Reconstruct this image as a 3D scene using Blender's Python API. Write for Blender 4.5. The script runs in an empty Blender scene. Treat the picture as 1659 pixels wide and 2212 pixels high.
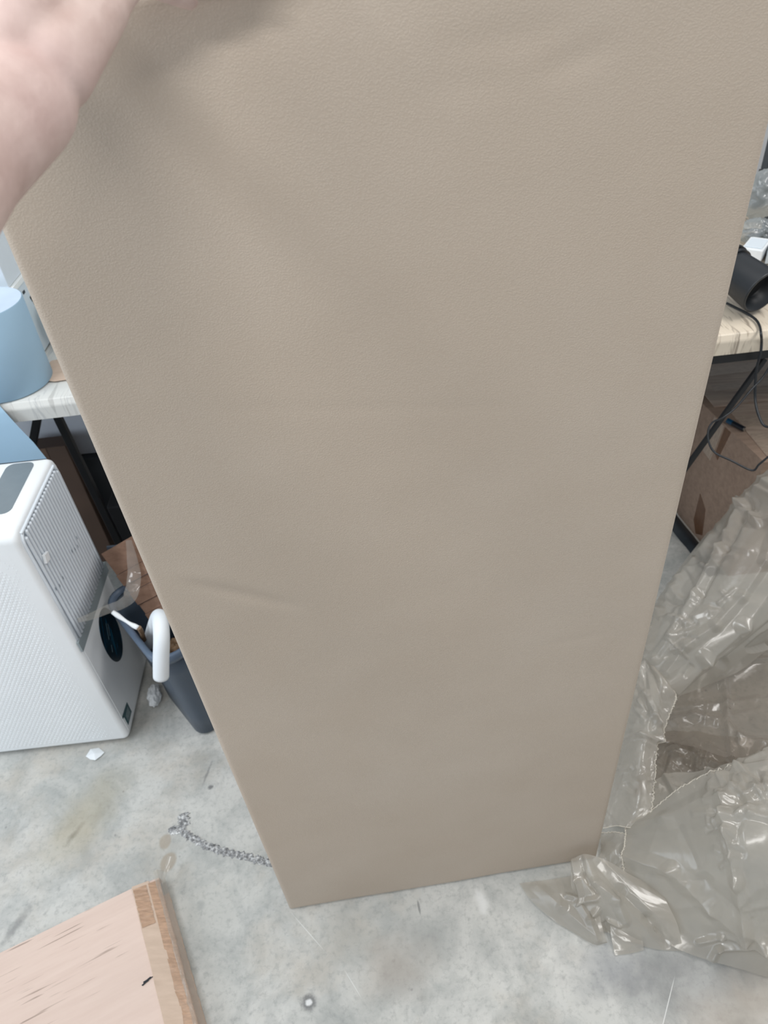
import bpy, bmesh, math, random
from mathutils import Vector, Matrix, noise
random.seed(7)
D = bpy.data
SC = bpy.context.scene
COL = SC.collection

# ---------------------------------------------------------------- camera
W, H, F, CH = 1659, 2212, 1550.0, 1.5
CAM = Vector((0, 0, CH))
_v = Vector((205, -1821, -F)); _z = -_v.normalized()
_f = Vector((0, 0, -1)); _y = (_f - _z * _f.dot(_z)).normalized(); _x = _y.cross(_z)
R = Matrix((_x, _y, _z))                     # camera space -> world
cam = D.cameras.new('camera'); co = D.objects.new('camera', cam); COL.objects.link(co)
co.matrix_world = Matrix.Translation(CAM) @ R.to_4x4()
cam.sensor_fit = 'VERTICAL'; cam.sensor_height = 36.0; cam.lens = 36.0 * F / H
cam.clip_start = 0.02; cam.clip_end = 60
cam.dof.use_dof = True; cam.dof.focus_distance = 0.85; cam.dof.aperture_fstop = cam.lens / 3.0
SC.camera = co

# ---------------------------------------------------------------- world, light, exposure
w = D.worlds.new('world'); SC.world = w; w.use_nodes = True
bg = w.node_tree.nodes['Background']; bg.inputs[0].default_value = (0.86, 0.93, 1.0, 1); bg.inputs[1].default_value = 0.64

def area(name, loc, target, sx, sy, power, col):
    l = D.lights.new(name, 'AREA'); l.shape = 'RECTANGLE'; l.size = sx; l.size_y = sy
    l.energy = power; l.color = col
    o = D.objects.new(name, l); COL.objects.link(o); o.location = loc
    o.rotation_euler = (Vector(target) - Vector(loc)).to_track_quat('-Z', 'Y').to_euler()
    return o
area('ceiling_light', (-1.3, 0.4, 2.84), (-1.3, 0.4, 0), 0.3, 1.5, 30, (0.93, 0.97, 1.0))
area('ceiling_light', (0.1, -0.7, 2.84), (0.1, -0.7, 0), 1.5, 0.3, 28, (1.0, 0.98, 0.95))
area('ceiling_light', (1.5, 0.9, 2.84), (1.5, 0.9, 0), 0.3, 1.5, 34, (1.0, 0.975, 0.95))
area('ceiling_light', (0.0, 1.9, 2.84), (0.0, 1.9, 0), 1.5, 0.3, 6, (1.0, 0.98, 0.96))
area('door_daylight', (-2.9, -0.2, 1.5), (0, 0.9, 0.6), 2.2, 1.9, 30, (0.80, 0.90, 1.0))
SC.view_settings.view_transform = 'Standard'; SC.view_settings.look = 'None'
SC.view_settings.exposure = -0.05; SC.view_settings.gamma = 1.0
SC.view_settings.use_curve_mapping = False

# ---------------------------------------------------------------- pixel -> place helpers
def ray(px, py): return R @ Vector((px - W / 2, -(py - H / 2), -F))
def atz(px, py, z=0.0):
    d = ray(px, py); return CAM + d * ((z - CH) / d.z)
def aty(px, py, y):
    d = ray(px, py); return CAM + d * (y / d.y)
def atx(px, py, x):
    d = ray(px, py); return CAM + d * (x / d.x)

# ---------------------------------------------------------------- material helpers
def srgb(r, g, b):
    f = lambda c: (c / 255 / 12.92) if c / 255 <= 0.04045 else ((c / 255 + 0.055) / 1.055) ** 2.4
    return (f(r), f(g), f(b), 1)
class M:
    def __init__(s, name):
        s.m = D.materials.new(name); s.m.use_nodes = True; s.t = s.m.node_tree; s.n = s.t.nodes
        s.p = s.n['Principled BSDF']; s.out = s.n['Material Output']
        s.tc = s.n.new('ShaderNodeTexCoord')
    def link(s, a, b): s.t.links.new(a, b)
    def new(s, t, **k):
        n = s.n.new(t)
        for a, b in k.items(): setattr(n, a, b)
        return n
    def coords(s, scale=(1, 1, 1), rot=(0, 0, 0), loc=(0, 0, 0), src='Object'):
        m1 = s.new('ShaderNodeMapping'); m1.inputs['Rotation'].default_value = rot; s.link(s.tc.outputs[src], m1.inputs[0])
        mp = s.new('ShaderNodeMapping'); mp.inputs['Scale'].default_value = scale
        mp.inputs['Location'].default_value = loc
        s.link(m1.outputs[0], mp.inputs[0]); return mp.outputs[0]
    def noise(s, scale, detail=4, rough=0.55, co=None, dist=0.0):
        n = s.new('ShaderNodeTexNoise'); n.inputs['Scale'].default_value = scale
        n.inputs['Detail'].default_value = detail; n.inputs['Roughness'].default_value = rough
        n.inputs['Distortion'].default_value = dist
        s.link(co or s.tc.outputs['Object'], n.inputs['Vector']); return n.outputs[0]
    def voro(s, scale, feat='F1', co=None, rnd=1.0):
        n = s.new('ShaderNodeTexVoronoi'); n.feature = feat; n.inputs['Scale'].default_value = scale
        n.inputs['Randomness'].default_value = rnd
        s.link(co or s.tc.outputs['Object'], n.inputs['Vector']); return n.outputs[0]
    def ramp(s, fac, stops):
        r = s.new('ShaderNodeValToRGB'); e = r.color_ramp.elements
        while len(e) < len(stops): e.new(0.5)
        for k, (p, c) in enumerate(stops): e[k].position = p; e[k].color = c if len(c) == 4 else (*c, 1)
        s.link(fac, r.inputs[0]); return r.outputs[0]
    def mix(s, fac, a, b, blend='MIX'):
        m = s.new('ShaderNodeMix'); m.data_type = 'RGBA'; m.blend_type = blend
        for v, i in ((fac, 0), (a, 6), (b, 7)):
            if isinstance(v, (int, float, tuple)): m.inputs[i].default_value = v
            else: s.link(v, m.inputs[i])
        return m.outputs[2]
    def math(s, op, a, b=0.0, clamp=False):
        m = s.new('ShaderNodeMath'); m.operation = op; m.use_clamp = clamp
        for v, i in ((a, 0), (b, 1)):
            if isinstance(v, (int, float)): m.inputs[i].default_value = v
            else: s.link(v, m.inputs[i])
        return m.outputs[0]
    def bump(s, h, strength=0.3, dist=0.002, prev=None):
        b = s.new('ShaderNodeBump'); b.inputs['Strength'].default_value = strength
        b.inputs['Distance'].default_value = dist; s.link(h, b.inputs['Height'])
        if prev is not None: s.link(prev, b.inputs['Normal'])
        return b.outputs[0]
    def set(s, color=None, rough=None, metal=None, spec=None, normal=None, trans=None, coat=None):
        def st(k, v):
            if v is None: return
            if isinstance(v, (int, float, tuple)): s.p.inputs[k].default_value = v
            else: s.link(v, s.p.inputs[k])
        st('Base Color', color); st('Roughness', rough); st('Metallic', metal); st('Specular IOR Level', spec)
        st('Normal', normal); st('Transmission Weight', trans); st('Coat Weight', coat); return s.m

def plain(name, rgb, rough=0.5, metal=0.0, spec=0.5, var=0.06, scale=12, bump=0.0):
    m = M(name); c = srgb(*rgb)
    n = m.noise(scale, 4)
    a = tuple(min(1, x * (1 - var)) for x in c[:3]) + (1,); b = tuple(min(1, x * (1 + var)) for x in c[:3]) + (1,)
    col = m.ramp(n, [(0.3, a), (0.7, b)])
    nm = m.bump(m.noise(scale * 8, 3), bump, 0.001) if bump else None
    return m.set(color=col, rough=rough, metal=metal, spec=spec, normal=nm)

def blob(m, loc, sx, sy, rot=0.0, edge=0.35, warp=0.25, nscale=20):
    """soft-edged stain or patch mask at a floor position (metres)"""
    co_ = m.coords(loc=(0, 0, 0))
    sub = m.new('ShaderNodeVectorMath', operation='SUBTRACT'); m.link(co_, sub.inputs[0]); sub.inputs[1].default_value = (loc[0], loc[1], 0)
    r = m.new('ShaderNodeVectorRotate'); r.inputs['Axis'].default_value = (0, 0, 1); r.inputs['Angle'].default_value = -rot; m.link(sub.outputs[0], r.inputs['Vector'])
    sc = m.new('ShaderNodeVectorMath', operation='MULTIPLY'); m.link(r.outputs[0], sc.inputs[0]); sc.inputs[1].default_value = (1 / sx, 1 / sy, 0)
    ln = m.new('ShaderNodeVectorMath', operation='LENGTH'); m.link(sc.outputs[0], ln.inputs[0])
    n = m.math('MULTIPLY', m.math('SUBTRACT', m.noise(nscale, 4), 0.5), warp * 4)
    d = m.math('ADD', ln.outputs['Value'], n)
    mr = m.new('ShaderNodeMapRange'); mr.inputs['From Min'].default_value = 1 + edge; mr.inputs['From Max'].default_value = 1 - edge
    mr.interpolation_type = 'SMOOTHSTEP'; m.link(d, mr.inputs['Value']); return mr.outputs[0]

# concrete floor
def mat_concrete():
    m = M('concrete')
    n1 = m.noise(2.3, 6, 0.6); n2 = m.noise(9, 8, 0.65, dist=0.4); n3 = m.noise(90, 4, 0.7); n4 = m.noise(4.2, 5, 0.6, co=m.coords(loc=(5, 2, 0)))
    c = m.ramp(n1, [(0.30, srgb(178, 178, 173)), (0.5, srgb(194, 194, 190)), (0.7, srgb(207, 206, 202))])
    c = m.mix(m.ramp(n2, [(0.42, (0, 0, 0)), (0.66, (0.85, 0.85, 0.85))]), c, srgb(152, 155, 153))
    c = m.mix(m.ramp(n4, [(0.52, (0, 0, 0)), (0.72, (0.6, 0.6, 0.6))]), c, srgb(186, 176, 162))
    c = m.mix(m.ramp(n3, [(0.5, (0, 0, 0)), (0.72, (0.5, 0.5, 0.5))]), c, srgb(135, 137, 136))
    pits = m.ramp(m.math('ADD', m.voro(26), m.math('MULTIPLY', m.noise(60, 2), 0.08)), [(0.10, (0.8, 0.8, 0.8)), (0.14, (0, 0, 0))])
    pm = m.math('MULTIPLY', pits, m.ramp(m.noise(3, 2, co=m.coords(loc=(3, 7, 0))), [(0.52, (0, 0, 0)), (0.6, (0.8, 0.8, 0.8))]))
    c = m.mix(pm, c, srgb(112, 112, 112))
    # stains, scuffs and darker patches of the floor
    def st(px, py, sx, sy, rot, col, amt, edge=0.35, warp=0.25, ns=25):
        nonlocal c
        p = atz(px, py); k = m.math('MULTIPLY', blob(m, p, sx, sy, rot, edge, warp, ns), amt); c = m.mix(k, c, col)
    br = srgb(158, 147, 132); dk = srgb(96, 97, 99)
    st(357, 1818, .013, .017, 0, br, .7, .2, .12); st(364, 1862, .016, .02, -.3, br, .75, .2, .15)
    st(160, 1802, .006, .020, -.5, dk, .7, .8, .5, 60); st(35, 2000, .008, .032, -.45, dk, .5, .9, .6, 60)
    st(185, 1765, .05, .10, -.6, srgb(160, 150, 122), .45, .8, .4, 12)
    st(433, 1958, .007, .009, 0, srgb(150, 152, 150), .6, .7, .5, 50)
    st(455, 1700, .006, .005, .3, dk, .8, .6, .5, 90); st(448, 1670, .0025, .026, -.25, dk, .5, .8, .5, 80)
    st(667, 2166, .013, .013, 0, dk, .75, .5, .5, 70); st(667, 2166, .006, .005, 0, srgb(225, 226, 226), .9, .4, .4, 90)
    st(1430, 2085, .11, .030, .1, srgb(118, 119, 120), .6, .9, .7, 22); st(1320, 2090, .05, .04, 0, srgb(130, 133, 138), .5, .9, .8, 18)  # broad darker patches on the floor at the lower right
    st(1560, 2130, .14, .05, .1, srgb(120, 121, 121), .6, .9, .5, 12); st(1600, 2190, .1, .04, .2, srgb(170, 158, 144), .5, .9, .5, 12)
    st(905, 2045, .06, .05, .2, srgb(150, 152, 150), .5, .9, .5, 14); st(750, 2030, .05, .045, .2, srgb(145, 146, 142), .45, .9, .5, 14)
    st(860, 2090, .06, .04, .2, srgb(165, 152, 140), .4, .9, .5, 14); st(1240, 1985, .06, .02, -.4, srgb(135, 136, 134), .5, .9, .4, 20)
    st(1040, 1945, .01, .02, .2, srgb(222, 222, 220), .7, .7, .5, 50); st(905, 1960, .002, .012, .1, dk, .6)
    st(665, 2013, .0007, .045, .72, srgb(222, 224, 222), .6, .5, .1); st(762, 2125, .0006, .025, .55, srgb(222, 224, 222), .6, .5, .1)
    st(1440, 2180, .0008, .05, -.6, srgb(222, 222, 220), .7, .3, .08)
    h = m.math('ADD', m.math('MULTIPLY', n2, 0.6), m.math('MULTIPLY', n3, 0.35))
    nm = m.bump(h, 0.35, 0.0015)
    return m.set(color=c, rough=m.ramp(n2, [(0.3, (0.42,) * 3), (0.7, (0.7,) * 3)]), spec=0.35, normal=nm)

def mat_leather():
    m = M('beige_leatherette')
    co_ = m.coords(scale=(1, 1, 1.25))
    wv = m.new('ShaderNodeTexNoise'); wv.inputs['Scale'].default_value = 60; m.link(co_, wv.inputs['Vector'])
    ad = m.new('ShaderNodeVectorMath', operation='MULTIPLY_ADD'); m.link(wv.outputs['Color'], ad.inputs[0]); ad.inputs[1].default_value = (0.006,) * 3; m.link(co_, ad.inputs[2])
    v = m.voro(500, 'F1', ad.outputs[0])
    g = m.ramp(v, [(0.05, (1, 1, 1)), (0.72, (0, 0, 0))])
    big = m.noise(4, 3); fine = m.noise(900, 2)
    c = m.ramp(big, [(0.35, srgb(187, 173, 158)), (0.65, srgb(191, 178, 164))])
    c = m.mix(m.math('MULTIPLY', m.math('SUBTRACT', 1.0, g), 0.16), c, srgb(160, 140, 120))
    nm = m.bump(m.math('ADD', g, m.math('MULTIPLY', fine, 0.25)), 0.26, 0.0007)
    return m.set(color=c, rough=0.56, spec=0.35, normal=nm)

def mat_skin():
    m = M('skin')
    n = m.noise(35, 5, 0.6); n2 = m.noise(9, 3)
    c = m.ramp(n, [(0.3, srgb(198, 172, 164)), (0.7, srgb(222, 200, 192))])
    c = m.mix(m.ramp(n2, [(0.45, (0, 0, 0)), (0.7, (0.4, 0.4, 0.4))]), c, srgb(196, 166, 164))
    m.p.inputs['Subsurface Weight'].default_value = 0.0
    hair = m.noise(120, 3, 0.6, co=m.coords(scale=(1, 0.25, 0.25)))
    nm = m.bump(m.math('ADD', m.noise(260, 4), hair), 0.35, 0.0008)
    return m.set(color=c, rough=0.55, spec=0.35, normal=nm)

def mat_film(name='plastic_film', tint=(205, 202, 194), opac=0.62, rough=0.2, tr_=(0.88, 0.86, 0.82, 1)):
    m = M(name)
    wr = m.noise(9, 5, 0.6, co=m.coords(scale=(1, 1, 1)), dist=1.2)
    r1 = m.math('ABSOLUTE', m.math('SUBTRACT', wr, 0.5)); r1 = m.math('SUBTRACT', 1.0, m.math('MULTIPLY', r1, 5.0), True)
    wr2 = m.noise(24, 3, 0.6, co=m.coords(scale=(1, 2.2, 0.6), rot=(0, 0, 0.9)), dist=0.8)
    r2 = m.math('SUBTRACT', 1.0, m.math('MULTIPLY', m.math('ABSOLUTE', m.math('SUBTRACT', wr2, 0.5)), 10.0), True)
    h = m.math('ADD', r1, m.math('MULTIPLY', r2, 0.12))
    nm = m.bump(h, 0.12, 0.002)
    m.set(color=srgb(*tint), rough=rough, spec=1.0, normal=nm, coat=0.6)
    m.p.inputs['IOR'].default_value = 1.6
    m.p.inputs['Coat Roughness'].default_value = 0.08
    m.p.inputs['Sheen Weight'].default_value = 0.0
    tr = m.new('ShaderNodeBsdfTransparent'); tr.inputs[0].default_value = tr_
    tl = m.new('ShaderNodeBsdfTranslucent'); tl.inputs[0].default_value = srgb(*tint); m.link(nm, tl.inputs['Normal'])
    mt = m.new('ShaderNodeMixShader'); mt.inputs[0].default_value = 0.30; m.link(m.p.outputs[0], mt.inputs[1]); m.link(tl.outputs[0], mt.inputs[2])
    lw = m.new('ShaderNodeLayerWeight'); lw.inputs['Blend'].default_value = 0.35; m.link(nm, lw.inputs['Normal'])
    fac = m.math('ADD', m.math('MULTIPLY', lw.outputs['Facing'], 0.4), opac - 0.1, True)
    mx = m.new('ShaderNodeMixShader'); m.link(fac, mx.inputs[0]); m.link(tr.outputs[0], mx.inputs[1]); m.link(mt.outputs[0], mx.inputs[2])
    m.link(mx.outputs[0], m.out.inputs[0]); return m.m

def mat_cardboard(name, a, b, rot=0.0, lines=0.0, rough=0.7, spec=0.3):
    m = M(name)
    g = m.noise(14, 5, 0.6, co=m.coords(scale=(0.6, 6, 6), rot=(0, 0, rot)))
    c = m.ramp(g, [(0.3, srgb(*a)), (0.7, srgb(*b))])
    if lines:
        l = m.noise(26, 2, 0.4, co=m.coords(scale=(0.35, 9, 1), rot=(0, 0, rot)))
        k = m.math('MULTIPLY', m.ramp(l, [(0.63, (0, 0, 0)), (0.69, (1, 1, 1))]), m.ramp(m.noise(6, 2), [(0.50, (0, 0, 0)), (0.62, (lines,) * 3)]))
        c = m.mix(k, c, srgb(118, 100, 88))
    wv = m.new('ShaderNodeTexWave'); wv.inputs['Scale'].default_value = 40; wv.inputs['Distortion'].default_value = 0.5
    m.link(m.coords(rot=(0, 0, rot + math.pi / 2)), wv.inputs['Vector'])
    nm = m.bump(wv.outputs[0], 0.08, 0.001)
    return m.set(color=c, rough=rough, spec=spec, normal=nm)

def mat_tape(name, rgb, opac=0.7):
    m = M(name)
    n = m.noise(60, 4, 0.6, co=m.coords(scale=(1, 5, 1)))
    c = m.ramp(n, [(0.35, srgb(*[x * 0.86 for x in rgb])), (0.65, srgb(*rgb))])
    nm = m.bump(m.noise(45, 3, 0.5, dist=1.0), 0.25, 0.001)
    return m.set(color=c, rough=0.30, spec=0.5, normal=nm, coat=0.15)

def mat_tablecloth(name, base, vein, dark, amt):
    m = M(name)
    g = m.noise(5, 6, 0.6, co=m.coords(scale=(6, 1.0, 1.5)), dist=1.6)
    c = m.ramp(g, [(0.34, srgb(*vein)), (0.42, srgb(*base)), (0.6, srgb(*base)), (0.66, srgb(*vein)), (0.7, srgb(*base))])
    l = m.noise(18, 3, 0.5, co=m.coords(scale=(5, 0.5, 0.5)), dist=0.8)
    c = m.mix(m.math('MULTIPLY', m.ramp(l, [(0.58, (0, 0, 0)), (0.66, (1, 1, 1))]), amt), c, srgb(*dark))
    return m.set(color=c, rough=0.35, spec=0.45, normal=m.bump(m.noise(30, 3), 0.15, 0.002))

def mat_sticker():
    m = M('dark_teal_sticker')
    n = m.noise(16, 5, 0.6, co=m.coords(scale=(1, 2.2, 0.5), rot=(0.5, 0, 0)), dist=1.0)
    c = m.ramp(n, [(0.4, srgb(6, 22, 34)), (0.52, srgb(9, 44, 62)), (0.62, srgb(22, 92, 122)), (0.7, srgb(10, 40, 56))])
    return m.set(color=c, rough=0.22, spec=0.5)

MAT = {}
def mats():
    MAT.update(
        concrete=mat_concrete(), leather=mat_leather(), skin=mat_skin(), film=mat_film(tint=(200, 195, 186), opac=0.60, rough=0.23), film1=mat_film('shade_tinted_film', (176, 168, 158), 0.40, 0.17, (0.74, 0.70, 0.66, 1)),  # less opaque inner film, darkened to stand in for shade inside the heap
        clearfilm=mat_film('clear_wrap', (215, 212, 206), 0.36, 0.14),
        bagfilm=mat_film('clear_bag', (190, 198, 202), 0.5, 0.15),
        wall=plain('painted_wall', (206, 208, 210), 0.85, bump=0.2), ceil=plain('white_ceiling', (205, 205, 204), 0.9),
        board=plain('board_back', (150, 120, 90), 0.7), white=plain('white_plastic', (238, 242, 245), 0.34, var=0.015),
        rib=plain('white_rib_plastic', (222, 230, 238), 0.4, var=0.02), groove=plain('grey_groove', (138, 150, 162), 0.6),
        grey=plain('grey_display', (118, 128, 134), 0.3, var=0.05, scale=30), strip=plain('grey_strip', (136, 146, 150), 0.4),
        hole=plain('dark_hole', (22, 28, 36), 0.7), sticker=mat_sticker(), teal=plain('teal_label', (18, 74, 84), 0.4),
        inkpale=plain('label_pale', (110, 128, 132), 0.5, scale=200, var=0.3), ink=plain('ink_dark', (40, 46, 52), 0.6), inkw=plain('ink_pale', (120, 148, 158), 0.6),
        bin=plain('blue_grey_plastic', (66, 79, 94), 0.38, var=0.05), binrim=plain('blue_grey_rim', (84, 99, 118), 0.36),
        foam=plain('white_foam', (232, 238, 243), 0.6, var=0.01, bump=0.2), foamin=plain('foam_core', (206, 217, 224), 0.8),
        paper=plain('white_paper', (228, 232, 235), 0.7), brownkraft=mat_cardboard('brown_cardboard', (128, 100, 84), (152, 122, 104)),
        crinkle=plain('brown_packing', (120, 96, 72), 0.6, var=0.4, scale=60),
        bluepaper=plain('blue_paper', (152, 182, 204), 0.85, var=0.02, bump=0.1), bluepale=plain('pale_roll_top', (196, 212, 232), 0.85),
        boxwhite=plain('white_carton', (214, 224, 232), 0.5, var=0.015), boxlip=plain('white_carton_lid', (236, 240, 240), 0.5, var=0.01), labelblue=plain('blue_print', (38, 92, 138), 0.5),
        tealbag=plain('teal_fabric', (128, 176, 180), 0.6, var=0.15, scale=30), black=plain('black_metal', (22, 23, 26), 0.45),
        blackp=plain('black_plastic', (30, 34, 39), 0.42), dark=plain('black_carton', (24, 25, 28), 0.75), crate=plain('pale_crate_plastic', (224, 230, 240), 0.5),
        crate2=plain('dark_grey_crate', (62, 67, 72), 0.55), darkbrown=plain('dark_brown_box', (92, 72, 60), 0.7),
        clothl=mat_tablecloth('white_marble_cloth', (212, 212, 208), (188, 189, 188), (130, 128, 124), 0.35),
        clothr=mat_tablecloth('cream_grain_cloth', (214, 202, 184), (190, 176, 158), (90, 76, 64), 0.6),
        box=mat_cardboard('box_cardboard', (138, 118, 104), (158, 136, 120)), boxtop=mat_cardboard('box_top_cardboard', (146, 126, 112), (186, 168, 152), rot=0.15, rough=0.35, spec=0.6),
        tape=mat_tape('brown_tape', (112, 82, 62)), tapel=mat_tape('light_tape', (188, 154, 128)), tapec=mat_tape('clear_tape', (176, 158, 142)),
        flat=mat_cardboard('pink_beige_cardboard', (208, 186, 174), (214, 193, 181), rot=-0.38, lines=0.6),
        flat2=mat_cardboard('cardboard_edge', (196, 174, 156), (208, 186, 168)),
        crack=None, edgefilm=plain('torn_film_edge', (214, 208, 196), 0.4), battb=plain('battery_blue', (14, 60, 88), 0.3), battk=plain('battery_black', (18, 22, 30), 0.3), metal=plain('silver_metal', (190, 190, 186), 0.3, metal=1.0),
        greyblue=plain('grey_blue_sheet', (74, 84, 96), 0.5), brush=plain('pale_plastic', (178, 186, 192), 0.4), blackbag=plain('black_plastic_sheet', (40, 46, 52), 0.35, var=0.2, scale=20))
    m = M('sealant'); n = m.noise(140, 4, 0.7); c = m.ramp(n, [(0.38, srgb(98, 99, 100)), (0.52, srgb(148, 149, 150)), (0.66, srgb(212, 213, 212))])
    MAT['crack'] = m.set(color=c, rough=0.4, metal=0.1, normal=m.bump(m.noise(200, 4), 0.8, 0.002))
mats()

# ---------------------------------------------------------------- object helpers
def props(o, label=None, cat=None, group=None, kind=None):
    for k, v in (('label', label), ('category', cat), ('group', group), ('kind', kind)):
        if v: o[k] = v
    return o
def obj(name, bm_or_data, mat, parent=None, smooth=False, bevel=0.0, mats_=None):
    me = D.meshes.new(name)
    if isinstance(bm_or_data, tuple): me.from_pydata(*[list(map(tuple, bm_or_data[0])), [], bm_or_data[1]]); me.update()
    else: bm_or_data.to_mesh(me); bm_or_data.free()
    if mats_: [me.materials.append(MAT[x]) for x in mats_]
    else: me.materials.append(MAT[mat])
    if smooth:
        for p in me.polygons: p.use_smooth = True
    o = D.objects.new(name, me); COL.objects.link(o)
    if parent is not None:
        o.parent = parent
        o.matrix_parent_inverse = parent.matrix_basis.inverted()
    if bevel:
        b = o.modifiers.new('bevel', 'BEVEL'); b.width = bevel; b.segments = 3; b.limit_method = 'ANGLE'; b.angle_limit = math.radians(40)
        for p in me.polygons: p.use_smooth = True
        try: o.modifiers.new('wn', 'WEIGHTED_NORMAL')
        except Exception: pass
    return o
def thing(name, label, cat, loc=(0, 0, 0), group=None):
    o = D.objects.new(name, None); COL.objects.link(o); o.location = loc; o.empty_display_size = 0.05
    return props(o, label, cat, group)
def box(x0, y0, z0, x1, y1, z1, M_=None):
    bm = bmesh.new(); bmesh.ops.create_cube(bm, size=1)
    for v in bm.verts: v.co = Vector(((x0 + x1) / 2 + v.co.x * (x1 - x0), (y0 + y1) / 2 + v.co.y * (y1 - y0), (z0 + z1) / 2 + v.co.z * (z1 - z0)))
    if M_ is not None: bmesh.ops.transform(bm, matrix=M_, verts=bm.verts)
    return bm
def rotz(a, c): return Matrix.Translation(c) @ Matrix.Rotation(a, 4, 'Z') @ Matrix.Translation(-Vector(c))
def prism(pts, off):
    """closed polygon extruded by vector off"""
    bm = bmesh.new(); n = len(pts); off = Vector(off)
    a = [bm.verts.new(p) for p in pts]; b = [bm.verts.new(Vector(p) + off) for p in pts]
    bm.faces.new(a); bm.faces.new(b[::-1])
    for i in range(n): bm.faces.new((a[i], b[i], b[(i + 1) % n], a[(i + 1) % n]))
    bmesh.ops.recalc_face_normals(bm, faces=bm.faces); return bm
def smooth_path(pts, n=8):
    pts = [Vector(p) for p in pts]; out = []
    P_ = [pts[0] * 2 - pts[1]] + pts + [pts[-1] * 2 - pts[-2]]
    for i in range(1, len(P_) - 2):
        for k in range(n):
            t = k / n; a, b, c, d = P_[i - 1:i + 3]
            out.append(0.5 * ((2 * b) + (c - a) * t + (2 * a - 5 * b + 4 * c - d) * t * t + (3 * b - a - 3 * c + d) * t ** 3))
    out.append(pts[-1]); return out
def tube(pts, r, seg=10, n=8, cap=True, smooth=True, squash=None):
    P_ = smooth_path(pts, n) if smooth else [Vector(p) for p in pts]
    vs, fs = [], []; up = Vector((0, 0, 1)); prev = None; N = len(P_)
    for i, p in enumerate(P_):
        t = (P_[min(i + 1, N - 1)] - P_[max(i - 1, 0)]).normalized()
        if prev is None:
            a = t.orthogonal().normalized() if squash is None else (up.cross(t).normalized() if abs(t.z) < .95 else t.orthogonal())
        else: a = (prev - t * prev.dot(t)).normalized()
        prev = a; b = t.cross(a); rr = r(i / (N - 1)) if callable(r) else r
        for k in range(seg):
            th = 2 * math.pi * k / seg; vs.append(p + a * math.cos(th) * rr * (squash or 1) + b * math.sin(th) * rr)
    for i in range(N - 1):
        for k in range(seg):
            k2 = (k + 1) % seg; fs.append((i * seg + k, i * seg + k2, (i + 1) * seg + k2, (i + 1) * seg + k))
    if cap: fs.append(tuple(range(seg))[::-1]); fs.append(tuple((N - 1) * seg + k for k in range(seg)))
    return (vs, fs)
def rings(rs, closed_ends=(True, True)):
    vs, fs = [], []; n = len(rs[0])
    for r in rs: vs += r
    for i in range(len(rs) - 1):
        for k in range(n):
            k2 = (k + 1) % n; fs.append((i * n + k, i * n + k2, (i + 1) * n + k2, (i + 1) * n + k))
    if closed_ends[0]: fs.append(tuple(range(n))[::-1])
    if closed_ends[1]: fs.append(tuple((len(rs) - 1) * n + k for k in range(n)))
    return (vs, fs)
def rrect(w_, h_, r, seg=5):
    o = []
    for cx, cy, a0 in ((w_ / 2 - r, h_ / 2 - r, 0), (-w_ / 2 + r, h_ / 2 - r, 90), (-w_ / 2 + r, -h_ / 2 + r, 180), (w_ / 2 - r, -h_ / 2 + r, 270)):
        for k in range(seg + 1):
            a = math.radians(a0 + 90 * k / seg); o.append((cx + r * math.cos(a), cy + r * math.sin(a)))
    return o
def cyl(p0, p1, r0, r1=None, seg=32, cap=True):
    r1 = r0 if r1 is None else r1
    p0, p1 = Vector(p0), Vector(p1); t = (p1 - p0).normalized(); a = t.orthogonal().normalized(); b = t.cross(a)
    mk = lambda p, r: [p + a * math.cos(2 * math.pi * k / seg) * r + b * math.sin(2 * math.pi * k / seg) * r for k in range(seg)]
    return rings([mk(p0, r0), mk(p1, r1)], (cap, cap))
def fold(p, s, seed=0.0, oct_=4):
    """sharp-creased crumple height, roughly -1..1"""
    v = 0; a = 1; t = 0; q = Vector(p) * s + Vector((seed, seed * 1.7, -seed)); 
    q += noise.noise_vector(q * 0.6) * 0.7
    for _ in range(oct_):
        v += a * (1 - 2.6 * abs(noise.noise(q))); t += a; a *= 0.46; q = q * 2.03 + Vector((3.1, 7.7, 1.3))
    return v / t
def bar(p0, p1, wd, th):
    p0, p1 = Vector(p0), Vector(p1); t = (p1 - p0).normalized(); a = t.cross(Vector((0, 1, 0))).normalized(); b = t.cross(a)
    q = [p0 + a * wd / 2 + b * th / 2, p0 - a * wd / 2 + b * th / 2, p0 - a * wd / 2 - b * th / 2, p0 + a * wd / 2 - b * th / 2]
    return prism(q, p1 - p0)
def text(name, s, size, mat, parent, origin, xdir, ydir, depth=0.0004):
    cu = D.curves.new(name, 'FONT'); cu.body = s; cu.size = size; cu.extrude = depth; cu.align_x = 'CENTER'; cu.align_y = 'CENTER'
    t = D.objects.new(name, cu); COL.objects.link(t); bpy.context.view_layer.update()
    me = D.meshes.new_from_object(t.evaluated_get(bpy.context.evaluated_depsgraph_get())); D.objects.remove(t)
    x_, y_ = Vector(xdir).normalized(), Vector(ydir).normalized(); z_ = x_.cross(y_)
    m4 = Matrix((x_, y_, z_)).transposed().to_4x4(); m4.translation = Vector(origin); me.transform(m4)
    me.materials.clear(); me.materials.append(MAT[mat]); o = D.objects.new(name, me); COL.objects.link(o)
    o.parent = parent; o.matrix_parent_inverse = parent.matrix_basis.inverted(); return o

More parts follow.
